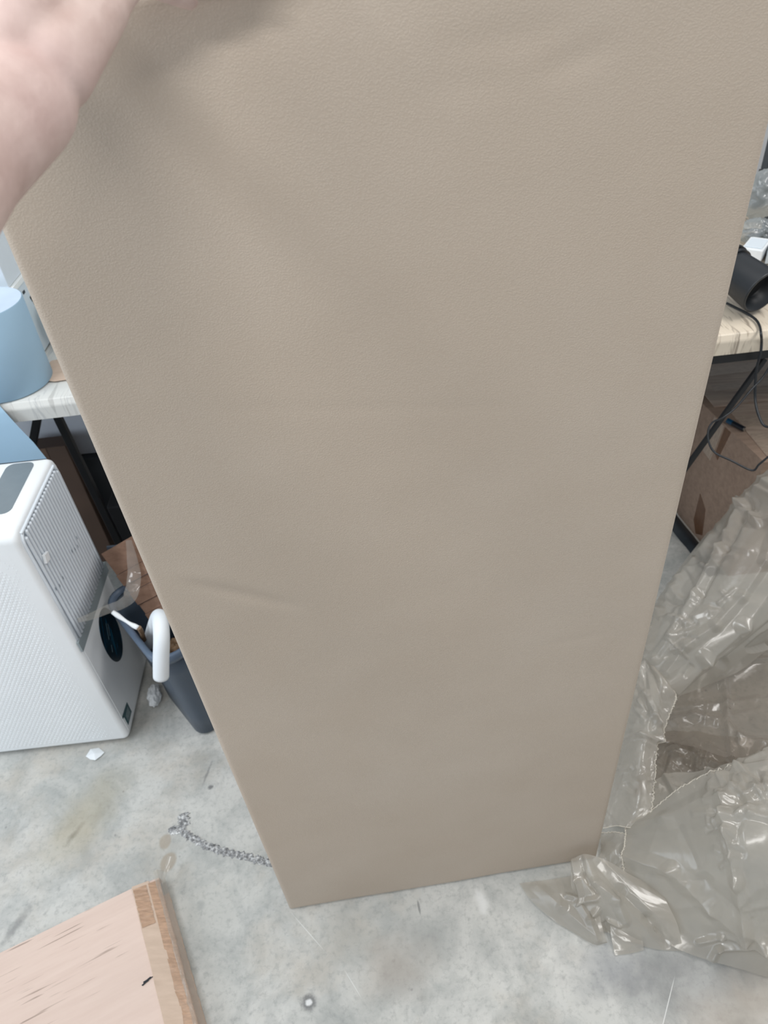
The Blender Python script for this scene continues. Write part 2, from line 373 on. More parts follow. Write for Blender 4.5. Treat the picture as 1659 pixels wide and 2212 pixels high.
# ================================================================ setting
fl = obj('floor', box(-3.2, -3.2, -0.1, 3.2, 2.6, 0), 'concrete'); props(fl, 'worn pale grey concrete workshop floor', kind='structure')
props(obj('wall_back', box(-3.2, 2.5, 0, 3.2, 2.6, 2.9), 'wall'), 'pale grey wall behind the two tables', kind='structure')
props(obj('wall_right', box(3.1, -3.2, 0, 3.2, 2.5, 2.9), 'wall'), 'pale grey side wall on the right', kind='structure')
props(obj('wall_left', box(-3.2, 1.3, 0, -3.1, 2.5, 2.9), 'wall'), 'pale grey side wall on the left beside the open door', kind='structure')
props(obj('ceiling', box(-3.2, -3.2, 2.9, 3.2, 2.6, 3.0), 'ceil'), 'white workshop ceiling', kind='structure')

# crack filled with rough sealant, a piece of the floor
def crack():
    pts = smooth_path([atz(*p, 0.0) for p in ((396, 1757), (398, 1778), (395, 1795), (412, 1808), (440, 1824), (480, 1838), (520, 1848), (560, 1858), (600, 1868), (680, 1884))], 14)
    wid = lambda s: 0.015 if s < 0.14 else 0.0095
    vs, fs = [], []
    for i, p in enumerate(pts):
        s = i / (len(pts) - 1); t = (pts[min(i + 1, len(pts) - 1)] - pts[max(i - 1, 0)]).normalized(); nrm = Vector((-t.y, t.x, 0))
        for k in range(7):
            u = k / 3 - 1; wv = wid(s) * (0.8 + 0.9 * noise.noise(Vector((s * 60, u * 2, 0)))) * (0.35 if i in (0, len(pts) - 1) else 1)
            q = p + nrm * u * wv; q.z = 0.0004 if k in (0, 6) else 0.0015 + 0.0018 * noise.noise(q * 160)
            vs.append(q)
    for i in range(len(pts) - 1):
        for k in range(6): a = i * 7 + k; fs.append((a, a + 1, a + 8, a + 7))
    o = obj('crack_sealant', (vs, fs), 'crack', fl)
    # spill to the left
    vs, fs = [], []; c = atz(378, 1793)
    vs.append(c + Vector((0, 0, .003)))
    for k in range(18):
        a = 2 * math.pi * k / 18; r = 0.016 * (1 + 0.5 * noise.noise(Vector((math.cos(a) * 2, math.sin(a) * 2, 4)))); vs.append(c + Vector((r * math.cos(a), r * 0.7 * math.sin(a), 0.0005)))
    for k in range(18): fs.append((0, 1 + k, 1 + (k + 1) % 18))
    obj('sealant_patch', (vs, fs), 'crack', fl)
crack()

# ================================================================ padded panel held upright
BA, BB = atz(625, 1968, 0), atz(1290, 1855, 0)
BX = (BB - BA).normalized(); BY = Vector((-BX.y, BX.x, 0)); BW = (BB - BA).length; BH = 1.466; BT = 0.034
def bpt(u, d, z): return BA + BX * u + BY * d + Vector((0, 0, z))
def board():
    t = thing('padded_panel', 'tall beige leatherette padded panel standing upright, held by the hand', 'panel', BA)
    nx, nz = 110, 260; r = 0.009
    creases = []
    def cr(x0, y0, x1, y1, amp, wd):
        def uv(px, py):
            d = ray(px, py); n = BY; tt = (BA - CAM).dot(n) / d.dot(n); q = CAM + d * tt; return ((q - BA).dot(BX), q.z)
        creases.append((uv(x0, y0), uv(x1, y1), amp, wd))
    cr(395, 1255, 640, 1312, 0.0032, 0.008); cr(430, 885, 1150, 880, 0.0004, 0.006); cr(930, 110, 1250, 60, 0.0012, 0.012)
    cr(1160, 160, 1330, 95, 0.0014, 0.01); cr(1180, 1395, 1300, 1370, 0.0005, 0.006); cr(380, 1240, 500, 1262, -0.0008, 0.012); cr(900, 190, 1120, 170, 0.001, 0.014)
    def dent(u, z):
        s = 0
        for (a, b), (c, d), amp, wd in creases:
            vx, vz = c - a, d - b; L2 = vx * vx + vz * vz; k = max(0, min(1, ((u - a) * vx + (z - b) * vz) / L2))
            dd = math.hypot(u - a - k * vx, z - b - k * vz); s += amp * math.exp(-(dd / wd) ** 2) * math.sin(math.pi * min(max(k, 0.02), 0.98)) ** 0.5
        s += 0.0012 * noise.noise(Vector((u * 5, z * 4, 0))) + 0.0006 * noise.noise(Vector((u * 13, z * 16, 3)))
        # fingers press the top edge in
        s += 0.006 * math.exp(-((u - 0.24) / 0.09) ** 2 - ((BH - z) / 0.035) ** 2)
        return s
    def ev(n, L):   # denser samples near the ends
        a = [0, .0012, .003, .006, .009]; b = [L - x for x in reversed(a)]
        return a + [0.009 + (L - 0.018) * k / n for k in range(1, n)] + b
    us, zs = ev(nx, BW), ev(nz, BH - 0.002); zs = [z + 0.002 for z in zs]
    vs, fs = [], []; nu = len(us)
    for z in zs:
        for u in us:
            d = min(u, BW - u, z - 0.002, BH - z); y = (r - math.sqrt(max(0, r * r - (r - d) ** 2))) if d < r else 0
            vs.append(bpt(u, y + dent(u, z) * (1 if d > 0.004 else 0.3), z))
    for j in range(len(zs) - 1):
        for i in range(nu - 1): a = j * nu + i; fs.append((a, a + 1, a + nu + 1, a + nu))
    # sides wrap to the back
    rim = [i for i in range(nu)] + [j * nu + nu - 1 for j in range(1, len(zs))] + [(len(zs) - 1) * nu + i for i in range(nu - 2, -1, -1)] + [j * nu for j in range(len(zs) - 2, 0, -1)]
    base = len(vs)
    for k in rim:
        v = vs[k]; u = (v - BA).dot(BX); vs.append(bpt(u, BT, v.z))
    for k in range(len(rim)):
        k2 = (k + 1) % len(rim); fs.append((rim[k2], rim[k], base + k, base + k2))
    obj('leatherette_cover', (vs, fs), 'leather', t, smooth=True)
    obj('backing_board', prism([bpt(0.001, BT + .0002, 0.003), bpt(BW - .001, BT + .0002, 0.003), bpt(BW - .001, BT + .0002, BH - .001), bpt(.001, BT + .0002, BH - .001)], BY * 0.004), 'board', t)
board()

# ================================================================ forearm and hand
def hand():
    bm = bmesh.new()
    def cap(a, b, ra, rb):
        a, b = Vector(a), Vector(b); n = max(2, int((b - a).length / 0.004))
        t = (b - a).normalized(); ax = t.orthogonal().normalized(); bx_ = t.cross(ax); rws = []
        seq = [(a - t * ra * math.sin(q), ra * math.cos(q)) for q in (1.45, 1.0, .5)] + [(a.lerp(b, k / n), ra + (rb - ra) * k / n) for k in range(n + 1)] + [(b + t * rb * math.sin(q), rb * math.cos(q)) for q in (.5, 1.0, 1.45)]
        for c, r in seq: rws.append([bm.verts.new(c + (ax * math.cos(2 * math.pi * k / 20) + bx_ * math.sin(2 * math.pi * k / 20)) * r) for k in range(20)])
        for u, v in zip(rws, rws[1:]):
            for k in range(20): bm.faces.new((u[k], u[(k + 1) % 20], v[(k + 1) % 20], v[k]))
        bm.faces.new(rws[0][::-1]); bm.faces.new(rws[-1])
    def chain(p, r):
        for k in range(len(p) - 1): cap(p[k], p[k + 1], r[k], r[k + 1])
    wr = aty(48, 222, .475)
    chain([aty(-620, 860, .20), aty(-280, 520, .34), aty(-110, 340, .42), wr], [.046, .042, .036, .030])
    kn = [(aty(275, -58, .553), .0125), (aty(258, -122, .556), .0135), (aty(248, -190, .556), .0138), (aty(235, -255, .553), .0135)]
    base = [aty(78, 190, .487), aty(62, 160, .49), aty(40, 120, .49), aty(18, 90, .487)]
    for (k, r), b, rb in zip(kn, base, (.021, .018, .018, .018)): cap(b, k, rb, r)
    cap(aty(110, 150, .492), aty(215, 5, .532), .0235, .018)           # heel of the hand
    for q in range(3):                                                    # web of the palm
        for f_ in (.25, .55, .85): a = base[q].lerp(kn[q][0], f_); b = base[q + 1].lerp(kn[q + 1][0], f_); cap(a, b, .0135, .0135)
    F_ = [((340, -38), (378, -22), (408, -4), .0092), ((352, -108), (430, -92), (492, -40), .0096), ((355, -180), (460, -165), (560, -80), .0098), ((345, -250), (470, -240), (590, -150), .0095)]
    for (k, r), (b, c, d, rr) in zip(kn, F_): chain([k, aty(*b, .563), aty(*c, .571), aty(*d, .5795)], [r, rr * 1.05, rr, rr * .8])
    chain([aty(40, 60, .505), Vector((-.205, .565, 1.500)), Vector((-.18, .630, 1.505)), Vector((-.165, .656, 1.482))], [.019, .0145, .012, .0095])
    me = D.meshes.new('person'); bm.to_mesh(me); bm.free(); o = D.objects.new('person', me); COL.objects.link(o)
    rm = o.modifiers.new('remesh', 'REMESH'); rm.mode = 'VOXEL'; rm.voxel_size = 0.0022
    sm = o.modifiers.new('smooth', 'SMOOTH'); sm.factor = .5; sm.iterations = 14
    bpy.context.view_layer.update()
    m2 = D.meshes.new_from_object(o.evaluated_get(bpy.context.evaluated_depsgraph_get())); o.modifiers.clear(); o.data = m2
    m2.materials.clear(); m2.materials.append(MAT['skin'])
    for p in m2.polygons: p.use_smooth = True
    props(o, 'person\'s bare left forearm and hand gripping the top of the beige panel', 'person')
hand()

# ================================================================ white portable appliance
UX, UY0, UY1, UZ0, UZ1, UW = -0.674, 1.018, 1.272, 0.012, 0.682, 0.42
def appliance():
    t = thing('portable_air_cooler', 'white portable air cooler with dimpled front and ribbed side panel', 'appliance', (UX, UY0, 0))
    # body: rounded cross section in y-z, extruded along x
    def prof(inset=0.0, r=0.022, rb=0.012):
        o = []
        y0, y1, z0, z1 = UY0 + inset, UY1 - inset, UZ0 + inset, UZ1 - inset
        for cy, cz, a0, rr in ((y1 - r, z1 - r, 0, r), (y0 + r, z1 - r, 90, r), (y0 + rb, z0 + rb, 180, rb), (y1 - rb, z0 + rb, 270, rb)):
            for k in range(9):
                a = math.radians(a0 + 90 * k / 8); o.append((cy + rr * math.cos(a), cz + rr * math.sin(a)))
        return o
    xs = [(UX - UW, 0.008), (UX - UW + 0.002, 0.003), (UX - UW + 0.008, 0.0), (UX - 0.012, 0.0), (UX - 0.005, 0.0018), (UX - 0.001, 0.006), (UX, 0.011)]
    rs = [[Vector((x, y, z)) for y, z in prof(i)] for x, i in xs]
    obj('housing', rings(rs), 'white', t, smooth=False, bevel=0.0)
    o = t.children[0]
    for p in o.data.polygons: p.use_smooth = len(p.vertices) == 4
    # recessed side grille: backing plus ribs that curl over at the top
    zb, zt = 0.372, 0.664; y0, y1 = UY0 + 0.016, UY1 - 0.018
    pr = []
    for cy, cz, a0, rr in ((y1 - .018, zt - .018, 0, .018), (y0 + .018, zt - .018, 90, .018)):
        for k in range(7): a = math.radians(a0 + 90 * k / 6); pr.append(Vector((UX + 0.0006, cy + rr * math.cos(a), cz + rr * math.sin(a))))
    pr += [Vector((UX + .0006, y0, zb)), Vector((UX + .0006, y1, zb))]
    obj('grille_backing', prism(pr, (0.0012, 0, 0)), 'groove', t)
    n = 19
    for i in range(n):
        y = y0 + 0.0065 + (y1 - y0 - 0.013) * i / (n - 1); top = zt - 0.003 - max(0, 0.016 - min(y - y0, y1 - y)) * 0.8
        pts = [(UX + .0035, y, zb), (UX + .0035, y, top - .02), (UX + .0026, y, top - .006), (UX - .0002, y, top + .002)]
        obj('rib', tube(pts, 0.0043, 8, 5, squash=None), 'rib', t, smooth=True)
    # raised frame around the grille
    fr = smooth_path([(UX + .0012, y0 - .003, zb), (UX + .0012, y0 - .003, zt - .02)], 2) + smooth_path([(UX + .0012, y0 - .001, zt - .008), (UX + .0012, y0 + .008, zt + .0025), (UX + .0012, y0 + .02, zt + .004), (UX + .0012, y1 - .02, zt + .004), (UX + .0012, y1 - .008, zt + .0025), (UX + .0012, y1 + .001, zt - .008)], 5) + [Vector((UX + .0012, y1 + .003, zt - .02)), Vector((UX + .0012, y1 + .003, zb))]
    obj('grille_frame', tube(fr, 0.0034, 8, 2, smooth=False), 'rib', t, smooth=True)
    obj('trim_strip', box(UX + .0003, UY0 + .004, 0.342, UX + .0048, UY1 - .004, 0.3715), 'strip', t, bevel=.0006)
    obj('side_panel', box(UX + .0002, UY0 + .013, 0.03, UX + .0016, UY1 - .013, 0.341), 'white', t, bevel=.0008)
    q = atx(96, 1203, UX + .008)
    obj('clip', prism([q + Vector((0, -.012, -.008)), q + Vector((0, .006, -.012)), q + Vector((0, .012, .004)), q + Vector((0, -.006, .010))], (.006, 0, 0)), 'white', t, bevel=.001)
    for px, py in ((166, 1162), (168, 1180), (162, 1186), (156, 1190), (136, 1248), (129, 1265), (121, 1272)):
        q = atx(px, py, UX + .0088); q.x = UX + .0088
        obj('dust_spot', prism([q + Vector((0, .0014 * math.cos(a), .005 * math.sin(a))) for a in [k * math.pi / 4 for k in range(8)]], (.0003, 0, 0)), 'groove', t)
    # top display
    ya, yb = 1.086, 1.252; xa, xb = -0.762, -0.704
    pr = [Vector((xb - (xb - xa) / 2 + a, ya + (yb - ya) / 2 + b, UZ1 - .0002)) for a, b in rrect(xb - xa, yb - ya, .016)]
    obj('display_panel', prism(pr, (0, 0, .0012)), 'grey', t)
    obj('carry_handle', tube([(-0.90, 1.12, UZ1 + .004), (-0.84, 1.13, UZ1 + .006), (-0.825, 1.17, UZ1 + .006), (-0.84, 1.21, UZ1 + .006), (-0.90, 1.22, UZ1 + .004)], .006, 8, 6), 'strip', t, smooth=True)
    # dimple lattice on the front
    vs, fs, hv, hf = [], [], [], []
    px_, pz_ = 0.0098, 0.0072; rows = int(0.60 / pz_); cols = int(0.40 / px_)
    for j in range(rows):
        z = 0.035 + j * pz_
        for i in range(cols * 1):
            x = UX - 0.030 - i * px_ - (px_ / 2 if j % 2 else 0)
            if x < UX - UW + .02 or z > UZ1 - 0.055: continue
            f = min(1, (UX - 0.028 - x) / 0.05) * min(1, (UZ1 - 0.055 - z) / 0.05 + .15)
            f = max(0.12, f); s = 0.35 + 0.6 * f; w2, h2 = px_ * 0.47 * s, pz_ * 0.88 * s
            if random.random() > f * 1.6 + 0.25: continue
            holes = math.hypot((x - (-0.862)) / 0.03, (z - 0.44) / 0.024) < 1
            V_, F_ = (hv, hf) if holes else (vs, fs); b = len(V_); dpt = -0.0009 * (0.4 + 0.6 * f)
            if holes: dpt = -.0004; w2 *= .8; h2 *= .6
            V_ += [Vector((x - w2, UY0 - .0001, z)), Vector((x, UY0 - .0001, z - h2)), Vector((x + w2, UY0 - .0001, z)), Vector((x, UY0 - .0001, z + h2)), Vector((x, UY0 + dpt, z + h2 * .1))]
            F_ += [(b, b + 1, b + 4), (b + 1, b + 2, b + 4), (b + 2, b + 3, b + 4), (b + 3, b, b + 4)]
    props(obj('dimple_lattice', (vs, fs), 'white', t), kind='stuff')
    if hv: props(obj('grille_holes', (hv, hf), 'hole', t), 'cluster of small dark vent holes', kind='stuff')
    # side stickers and lettering
    c = atx(240, 1372, UX + .0018); ry, rz = 0.052, 0.098
    a1, a2 = atx(240, 1437, UX), atx(264, 1375, UX); 
    ell = [c + Vector((0, 0.050 * math.cos(a), 0.078 * math.sin(a))) for a in [2 * math.pi * k / 48 for k in range(48)]]
    st = obj('oval_sticker', prism(ell, (.0006, 0, 0)), 'sticker', t); st['label'] = 'dark teal oval sticker with small pale print'
    for dy, dz, ln in ((-.008, .022, .040), (.001, .018, .030), (-.024, -.020, .018)):
        a = c + Vector((.0007, dy, dz)); u = Vector((0, .5, .86)) * ln / 2; v = Vector((0, .86, -.5)) * .0011
        obj('print_line', prism([a - u - v, a + u - v, a + u + v, a - u + v], (.0001, 0, 0)), 'inkw', st)
    text('lettering', 'VITA', .016, 'ink', t, atx(208, 1312, UX + .0018), (0, 1, 0), (0, 0, 1), .0001)
    pts = [atx(*p, UX + .0018) for p in ((274, 1517), (284, 1537), (277, 1566), (268, 1549), (265, 1553), (264, 1548))]
    pts = [Vector((UX + .0018, p.y, p.z)) for p in pts]
    es = obj('info_label', prism(pts, (.0005, 0, 0)), 'teal', t); es['label'] = 'small dark teal house-shaped label near the bottom corner'
    cc = sum(pts[:4], Vector()) / 4
    obj('label_print', prism([cc + (p - cc) * .66 + Vector((.0006, 0, 0)) for p in pts[:4]], (.0003, 0, 0)), 'inkpale', es)
    for x, y in ((UX - .05, UY0 + .03), (UX - .05, UY1 - .03), (UX - UW + .05, UY0 + .03), (UX - UW + .05, UY1 - .03)):
        obj('foot', cyl((x, y, 0), (x, y, UZ0 + .001), .014, seg=16), 'blackp', t)
appliance()
def crumple(name, c, s, seed, mat, label, cat, lift=0.0):
    bm = bmesh.new(); bmesh.ops.create_icosphere(bm, subdivisions=4, radius=1)
    for v in bm.verts:
        d = v.co.normalized(); k = 1 + 0.35 * fold(d, 1.3, seed); v.co = Vector((d.x * s[0], d.y * s[1], d.z * s[2])) * k
    mz = min(v.co.z for v in bm.verts)
    for v in bm.verts: v.co += Vector(c) + Vector((0, 0, -mz + lift))
    return props(obj(name, bm, mat), label, cat)
def sheet_scrap(name, pts, mat, label, cat, h=0.006):
    c = sum(pts, Vector()) / len(pts); bm = bmesh.new(); cv = bm.verts.new(c + Vector((0, 0, h))); ring = [bm.verts.new(p + Vector((0, 0, .0006 + h * abs(noise.noise(p * 60))))) for p in pts]
    for i in range(len(pts)): bm.faces.new((cv, ring[i], ring[(i + 1) % len(pts)]))
    r = bmesh.ops.extrude_face_region(bm, geom=bm.faces[:]); 
    for e in r['geom']:
        if isinstance(e, bmesh.types.BMVert): e.co.z += 0.0006
    bmesh.ops.recalc_face_normals(bm, faces=bm.faces); return props(obj(name, bm, mat), label, cat)
sheet_scrap('torn_paper', [atz(*p) for p in ((186, 1635), (196, 1619), (214, 1616), (226, 1626), (219, 1634), (207, 1644), (195, 1641))], 'paper', 'torn white paper scrap on the floor in front of the air cooler', 'paper')
crumple('crumpled_tissue', Vector((UX + .045, 1.13, 0)), (.014, .026, .02), 3.3, 'paper', 'crumpled pale tissue on the floor beside the air cooler', 'tissue')

# ================================================================ wastebasket and what is in it
BZ = 0.345
rl, rn = atz(226, 1275, BZ), atz(347, 1424, BZ)
bd = (rl - rn).normalized(); bs = Vector((bd.y, -bd.x, 0))      # long and short directions
if bs.x < 0: bs = -bs
BL, BS = 0.265, 0.20
bc = rn + bd * (BL / 2 - .012) + bs * (BS / 2 - 0.012)
def wastebasket():
    t = thing('wastebasket', 'blue-grey plastic wastebasket beside the white air cooler', 'bin', (bc.x, bc.y, 0))
    def ring(w_, d_, z, off=(0, 0)):
        return [Vector((bc.x, bc.y, 0)) + bd * (a + off[0]) + bs * (b + off[1]) + Vector((0, 0, z)) for a, b in rrect(w_, d_, min(w_, d_) * .22, 7)]
    k = .74
    outer = [(BL * k - .02, BS * k - .02, 0.0), (BL * k, BS * k, .008)] + [(BL * (k + (1 - k) * s) - .006, BS * (k + (1 - k) * s) - .006, .01 + (BZ - .02) * s) for s in (.2, .4, .6, .8, 1)]
    inner = [(a - .008, b - .008, z + (0.002 if z > .02 else .006)) for a, b, z in outer[::-1][:-1]]
    bk = obj('bucket', rings([ring(*r) for r in outer] + [ring(*r) for r in inner]), 'bin', t, smooth=True)
    for p in bk.data.polygons: p.use_smooth = len(p.vertices) == 4
    rp = [(BL - .016, BS - .016, BZ - .004), (BL - .012, BS - .012, BZ + .004), (BL - .002, BS - .002, BZ + .007), (BL + .010, BS + .010, BZ + .004), (BL + .012, BS + .012, BZ - .008), (BL + .009, BS + .009, BZ - .016), (BL - .003, BS - .003, BZ - .014)]
    rr = rings([ring(*r) for r in rp + rp[:1]], (False, False)); obj('rim', rr, 'binrim', t, smooth=True)
wastebasket()
def bp(a, b, z): return Vector((bc.x, bc.y, 0)) + bd * a + bs * b + Vector((0, 0, z))
# brown flap standing in the bin, long face towards the camera
def bin_card():
    y_ = 1.215
    a = aty(217, 1197, 1.235); b = aty(274, 1164, 1.225); c = aty(322, 1338, 1.135)
    # plane through the three seen points, panel continues to the right behind the padded panel
    e = (c - a); 
    d = b + e; P0, P1, P2, P3 = a, b, b + (b - a) * 1.3, a + e
    t = thing('cardboard_sheet', 'brown creased cardboard sheet sticking out of the wastebasket', 'cardboard', a)
    u = (b - a); n = u.cross(e).normalized()
    if n.y > 0: n = -n
    fl_ = [0, .33, .49, .60, .78, .92, 1.0]
    for i in range(len(fl_) - 1):
        s0, s1 = fl_[i], fl_[i + 1]; k = 0.004 * (1 if i % 2 else -1)
        q = [a + e * s0, a + e * s0 + u * 2.0, a + e * s1 + u * 2.0, a + e * s1]
        q = [q[0], q[1], q[2] + n * k * 0, q[3]]
        q2 = [p + e.normalized() * (.0003 if j < 2 else -.0003) for j, p in enumerate(q)]
        obj('flute_panel', prism([p + n * (k * .4) for p in q2], -n * .004), 'brownkraft', t, bevel=.0005)
    return n
bin_card()
# grey-blue offcut behind the bin
pp = [aty(*p, 1.30) for p in ((208, 1190), (258, 1262), (262, 1330), (214, 1300))]
g = prism([Vector((-.655, 1.285, .002)), Vector((-.52, 1.285, .002)), Vector((-.535, 1.285, .40)), Vector((-.66, 1.285, .40))], (0, .006, 0))
props(obj('plastic_offcut', g, 'greyblue'), 'flat grey-blue plastic offcut standing behind the wastebasket', 'offcut')
# white foam tube bent over the rim
def foam():
    t = thing('foam_tube', 'white bent foam tube hooked over the wastebasket rim', 'foam tube', rn)
    p0 = aty(348, 1462, .93); p1 = aty(348, 1425, .938); p2 = aty(349, 1380, .955); p3 = aty(347, 1345, .985); p4 = aty(343, 1332, 1.02); p5 = aty(335, 1350, 1.06); p6 = aty(322, 1392, 1.085)
    vs, fs = tube([p0, p1, p2, p3, p4, p5, p6], 0.0160, 20, 8, cap=False)
    n = len(vs) // 20; fs.append(tuple((n - 1) * 20 + k for k in range(20)))
    t0 = (p0 - p1).normalized(); b = len(vs)
    c0 = p0
    for k in range(20): vs.append(c0 + (vs[k] - c0) * .52)
    for k in range(20): vs.append(c0 + (vs[k] - c0) * .50 - t0 * .012)
    for k in range(20):
        k2 = (k + 1) % 20; fs.append((k2, k, b + k, b + k2)); fs.append((b + k2, b + k, b + 20 + k, b + 20 + k2))
    obj('foam_body', (vs, fs), 'foam', t, smooth=True)
    obj('hollow_core', (vs[b + 20:b + 40], [tuple(range(20))]), 'foamin', t)
foam()
def ribbon(pts, wds, nrm, th=.0008, crk=.0, seed=0, cols=9, n=10):
    P_ = smooth_path(pts, n); vs, fs = [], []; N = len(P_)
    for i, p in enumerate(P_):
        s = i / (N - 1); t = (P_[min(i + 1, N - 1)] - P_[max(i - 1, 0)]).normalized(); a = t.cross(Vector(nrm)).normalized(); k = s * (len(wds) - 1); j = min(int(k), len(wds) - 2); wd = wds[j] + (wds[j + 1] - wds[j]) * (k - j)
        b = a.cross(t)
        for c in range(cols): u = c / (cols - 1) - .5; vs.append(p + a * u * wd + b * (crk * fold(p + a * u * wd, 30, seed) + .25 * wd * (0.25 - u * u)))
    for i in range(N - 1):
        for c in range(cols - 1): q = i * cols + c; fs.append((q, q + 1, q + cols + 1, q + cols))
    return vs, fs
sp = [aty(278, 1166, 1.205), aty(285, 1205, 1.19), aty(290, 1245, 1.165), aty(282, 1285, 1.12), aty(262, 1305, 1.09), aty(232, 1316, 1.08), aty(200, 1330, 1.06), aty(168, 1340, 1.045)]
props(obj('film_strip', ribbon(sp, (.012, .022, .030, .03, .022, .02, .016, .01), (0.1, -.9, .4), crk=.002, seed=4), 'clearfilm', smooth=True), 'clear crinkled plastic strip curling from the wastebasket over the air cooler', 'plastic strip')
def strap():
    a = [aty(243, 1322, 1.07), aty(262, 1335, 1.06), aty(282, 1348, 1.05), aty(298, 1356, 1.04)]; b = [aty(300, 1356, 1.04), aty(306, 1366, 1.045), aty(311, 1382, 1.055)]
    t = thing('paper_strap', 'thin white twisted paper strap lying across the wastebasket rim', 'strap', a[0])
    obj('twisted_strap', tube(a, lambda s: .0045 + .001 * math.sin(s * 9), 8, 6), 'paper', t, smooth=True)
    obj('frayed_end', tube(b, .0055, 8, 6), 'crinkle', t)
strap()
for k, (a, b, z, s) in enumerate(((-.085, -.005, .27, .034), (-.01, -.02, .25, .036), (-.07, .058, .29, .020))):
    crumple('packing_scrap', bp(a, b, 0) + Vector((0, 0, .0)), (s, s * .8, s * .6), 5 + k * 2.2, 'crinkle', ('brown crinkled packing paper in the wastebasket near its right rim', 'brown crinkled packing paper in the middle of the wastebasket', 'small wad of brown packing paper behind the white foam tube')[k], 'packing paper', lift=z - .06 if k != 1 else .19)
bpy.context.view_layer.update()

# ================================================================ tables
TZ = 0.745
def table(x0, x1, yf, cloth, label, rail, legs):
    t = thing('folding_table', label, 'table', ((x0 + x1) / 2, yf + .35, 0))
    yb = yf + .72
    obj('tabletop', box(x0 + .002, yf + .002, TZ - .036, x1 - .002, yb - .002, TZ - .0022), 'black', t)
    # covering: thin printed cloth over the top with a hem hanging at the front
    bm = bmesh.new(); nx, ny = 60, 16
    prof = [(yb, -.0025)] + [(yb - (yb - yf) * k / ny, 0) for k in range(1, ny)] + [(yf + .004, 0), (yf, -.003), (yf - .001, -.012), (yf - .0025, -.013), (yf - .002, -.02), (yf - .0015, -.047)]
    vv = []
    for y, dz in prof:
        row = []
        for i in range(nx + 1):
            x = x0 + (x1 - x0) * i / nx; wob = .0012 * noise.noise(Vector((x * 9, y * 9, 1)))
            row.append(bm.verts.new((x, y + (wob if dz < -.01 else 0), TZ + dz + (max(0, wob) * .8 if dz > -.002 else 0))))
        vv.append(row)
    for j in range(len(prof) - 1):
        for i in range(nx): bm.faces.new((vv[j][i], vv[j][i + 1], vv[j + 1][i + 1], vv[j + 1][i]))
    obj('table_cover', bm, cloth, t, smooth=True)
    if not rail: obj('edge_rail', box(x0 + .03, yf + .012 + rail, TZ - .075, x1 - .03, yf + .032 + rail, TZ - .037), 'black', t)
    obj('edge_rail', box(x0 + .03, yb - .032, TZ - .075, x1 - .03, yb - .012, TZ - .037), 'black', t)
    for p0, p1 in legs: obj('leg', bar(p0, p1, .018, .016), 'black', t, bevel=.002)
    return t
YL, YR = 1.395, 1.342
zt_ = TZ - .078
table(-2.0, -0.06, YL, 'clothl', 'folding table under a white marble-print cover, behind the air cooler', .09,
      [(aty(100, 918, 1.46) * 1.0, aty(78, 965, 1.46) + (aty(78, 965, 1.46) - aty(100, 918, 1.46)) * 7.2)][:0] +
      [(Vector((-.775, 1.495, zt_)), Vector((-1.15, 1.495, .0125))), (Vector((-.742, 1.495, zt_)), Vector((-.722, 1.495, .0125))),
       (Vector((-1.86, 1.50, zt_)), Vector((-1.86, 1.50, .0125))), (Vector((-.12, 2.0, zt_)), Vector((-.12, 2.0, .0125))), (Vector((-1.86, 2.0, zt_)), Vector((-1.86, 2.0, .0125)))])
lf = aty(1500, 985, 1.30)
table(0.06, 2.0, YR, 'clothr', 'folding table under a cream grain-print cover, crowded with black equipment', 0.0,
      [(Vector((.16, 1.42, zt_)), Vector((.16, 1.42, .0125))), (Vector((1.9, 1.42, zt_)), Vector((1.9, 1.42, .0125))), (Vector((.16, 1.98, zt_)), Vector((.16, 1.98, .0125))), (Vector((1.9, 1.98, zt_)), Vector((1.9, 1.98, .0125)))])
# diagonal brace and thin cord seen under the right table
rt = [o for o in COL.objects if o.name.startswith('folding_table')][-1]
pa, pb = aty(1652, 775, 1.385), aty(1500, 985, 1.325)
obj('brace', bar(pa, pb + (pb - pa) * .35, .011, .008), 'black', rt)

# ---------- on the left table
def roll():
    c = Vector((-.803, 1.484, TZ + .002)); r = .091; top = .186; lean = Vector((.006, 0, 0))
    t = thing('paper_roll', 'light blue paper roll standing on the left table with its end hanging down', 'paper roll', c)
    mk = lambda rr, z, ph=0: [c + lean * (z / top) + Vector((rr * math.cos(2 * math.pi * k / 64), rr * math.sin(2 * math.pi * k / 64), z)) for k in range(64)]
    obj('wound_paper', rings([mk(r - .002, 0), mk(r, .002), mk(r, top - .002), mk(r - .002, top)], (True, False)), 'bluepaper', t, smooth=True)
    tp = obj('roll_end', rings([mk(r - .002, top), mk(.022, top), mk(.022, top - .1)], (False, True)), 'bluepale', t); tp['label'] = 'pale end of the roll'
    # loose end over the table edge
    vs, fs = [], []; ny = 14; nx = 30
    prof = [(1.43, .7475), (1.405, .7485), (1.385, .744), (1.377, .73), (1.372, .70), (1.365, .66), (1.355, .62)]
    right = [(-.815), (-.808), (-.795), (-.785), (-.772), (-.752), (-.735)]
    for (y, z), xr in zip(prof, right):
        for i in range(nx + 1):
            s = i / nx; x = -1.08 + (xr + 1.08) * s; vs.append(Vector((x, y - .010 * math.sin(s * 7) * (TZ - z) * 1.2 - (.03 * (TZ - z) * (1 - s)), z)))
    for j in range(len(prof) - 1):
        for i in range(nx): q = j * (nx + 1) + i; fs.append((q, q + 1, q + nx + 2, q + nx + 1))
    obj('loose_end', (vs, fs), 'bluepaper', t, smooth=True)
roll()
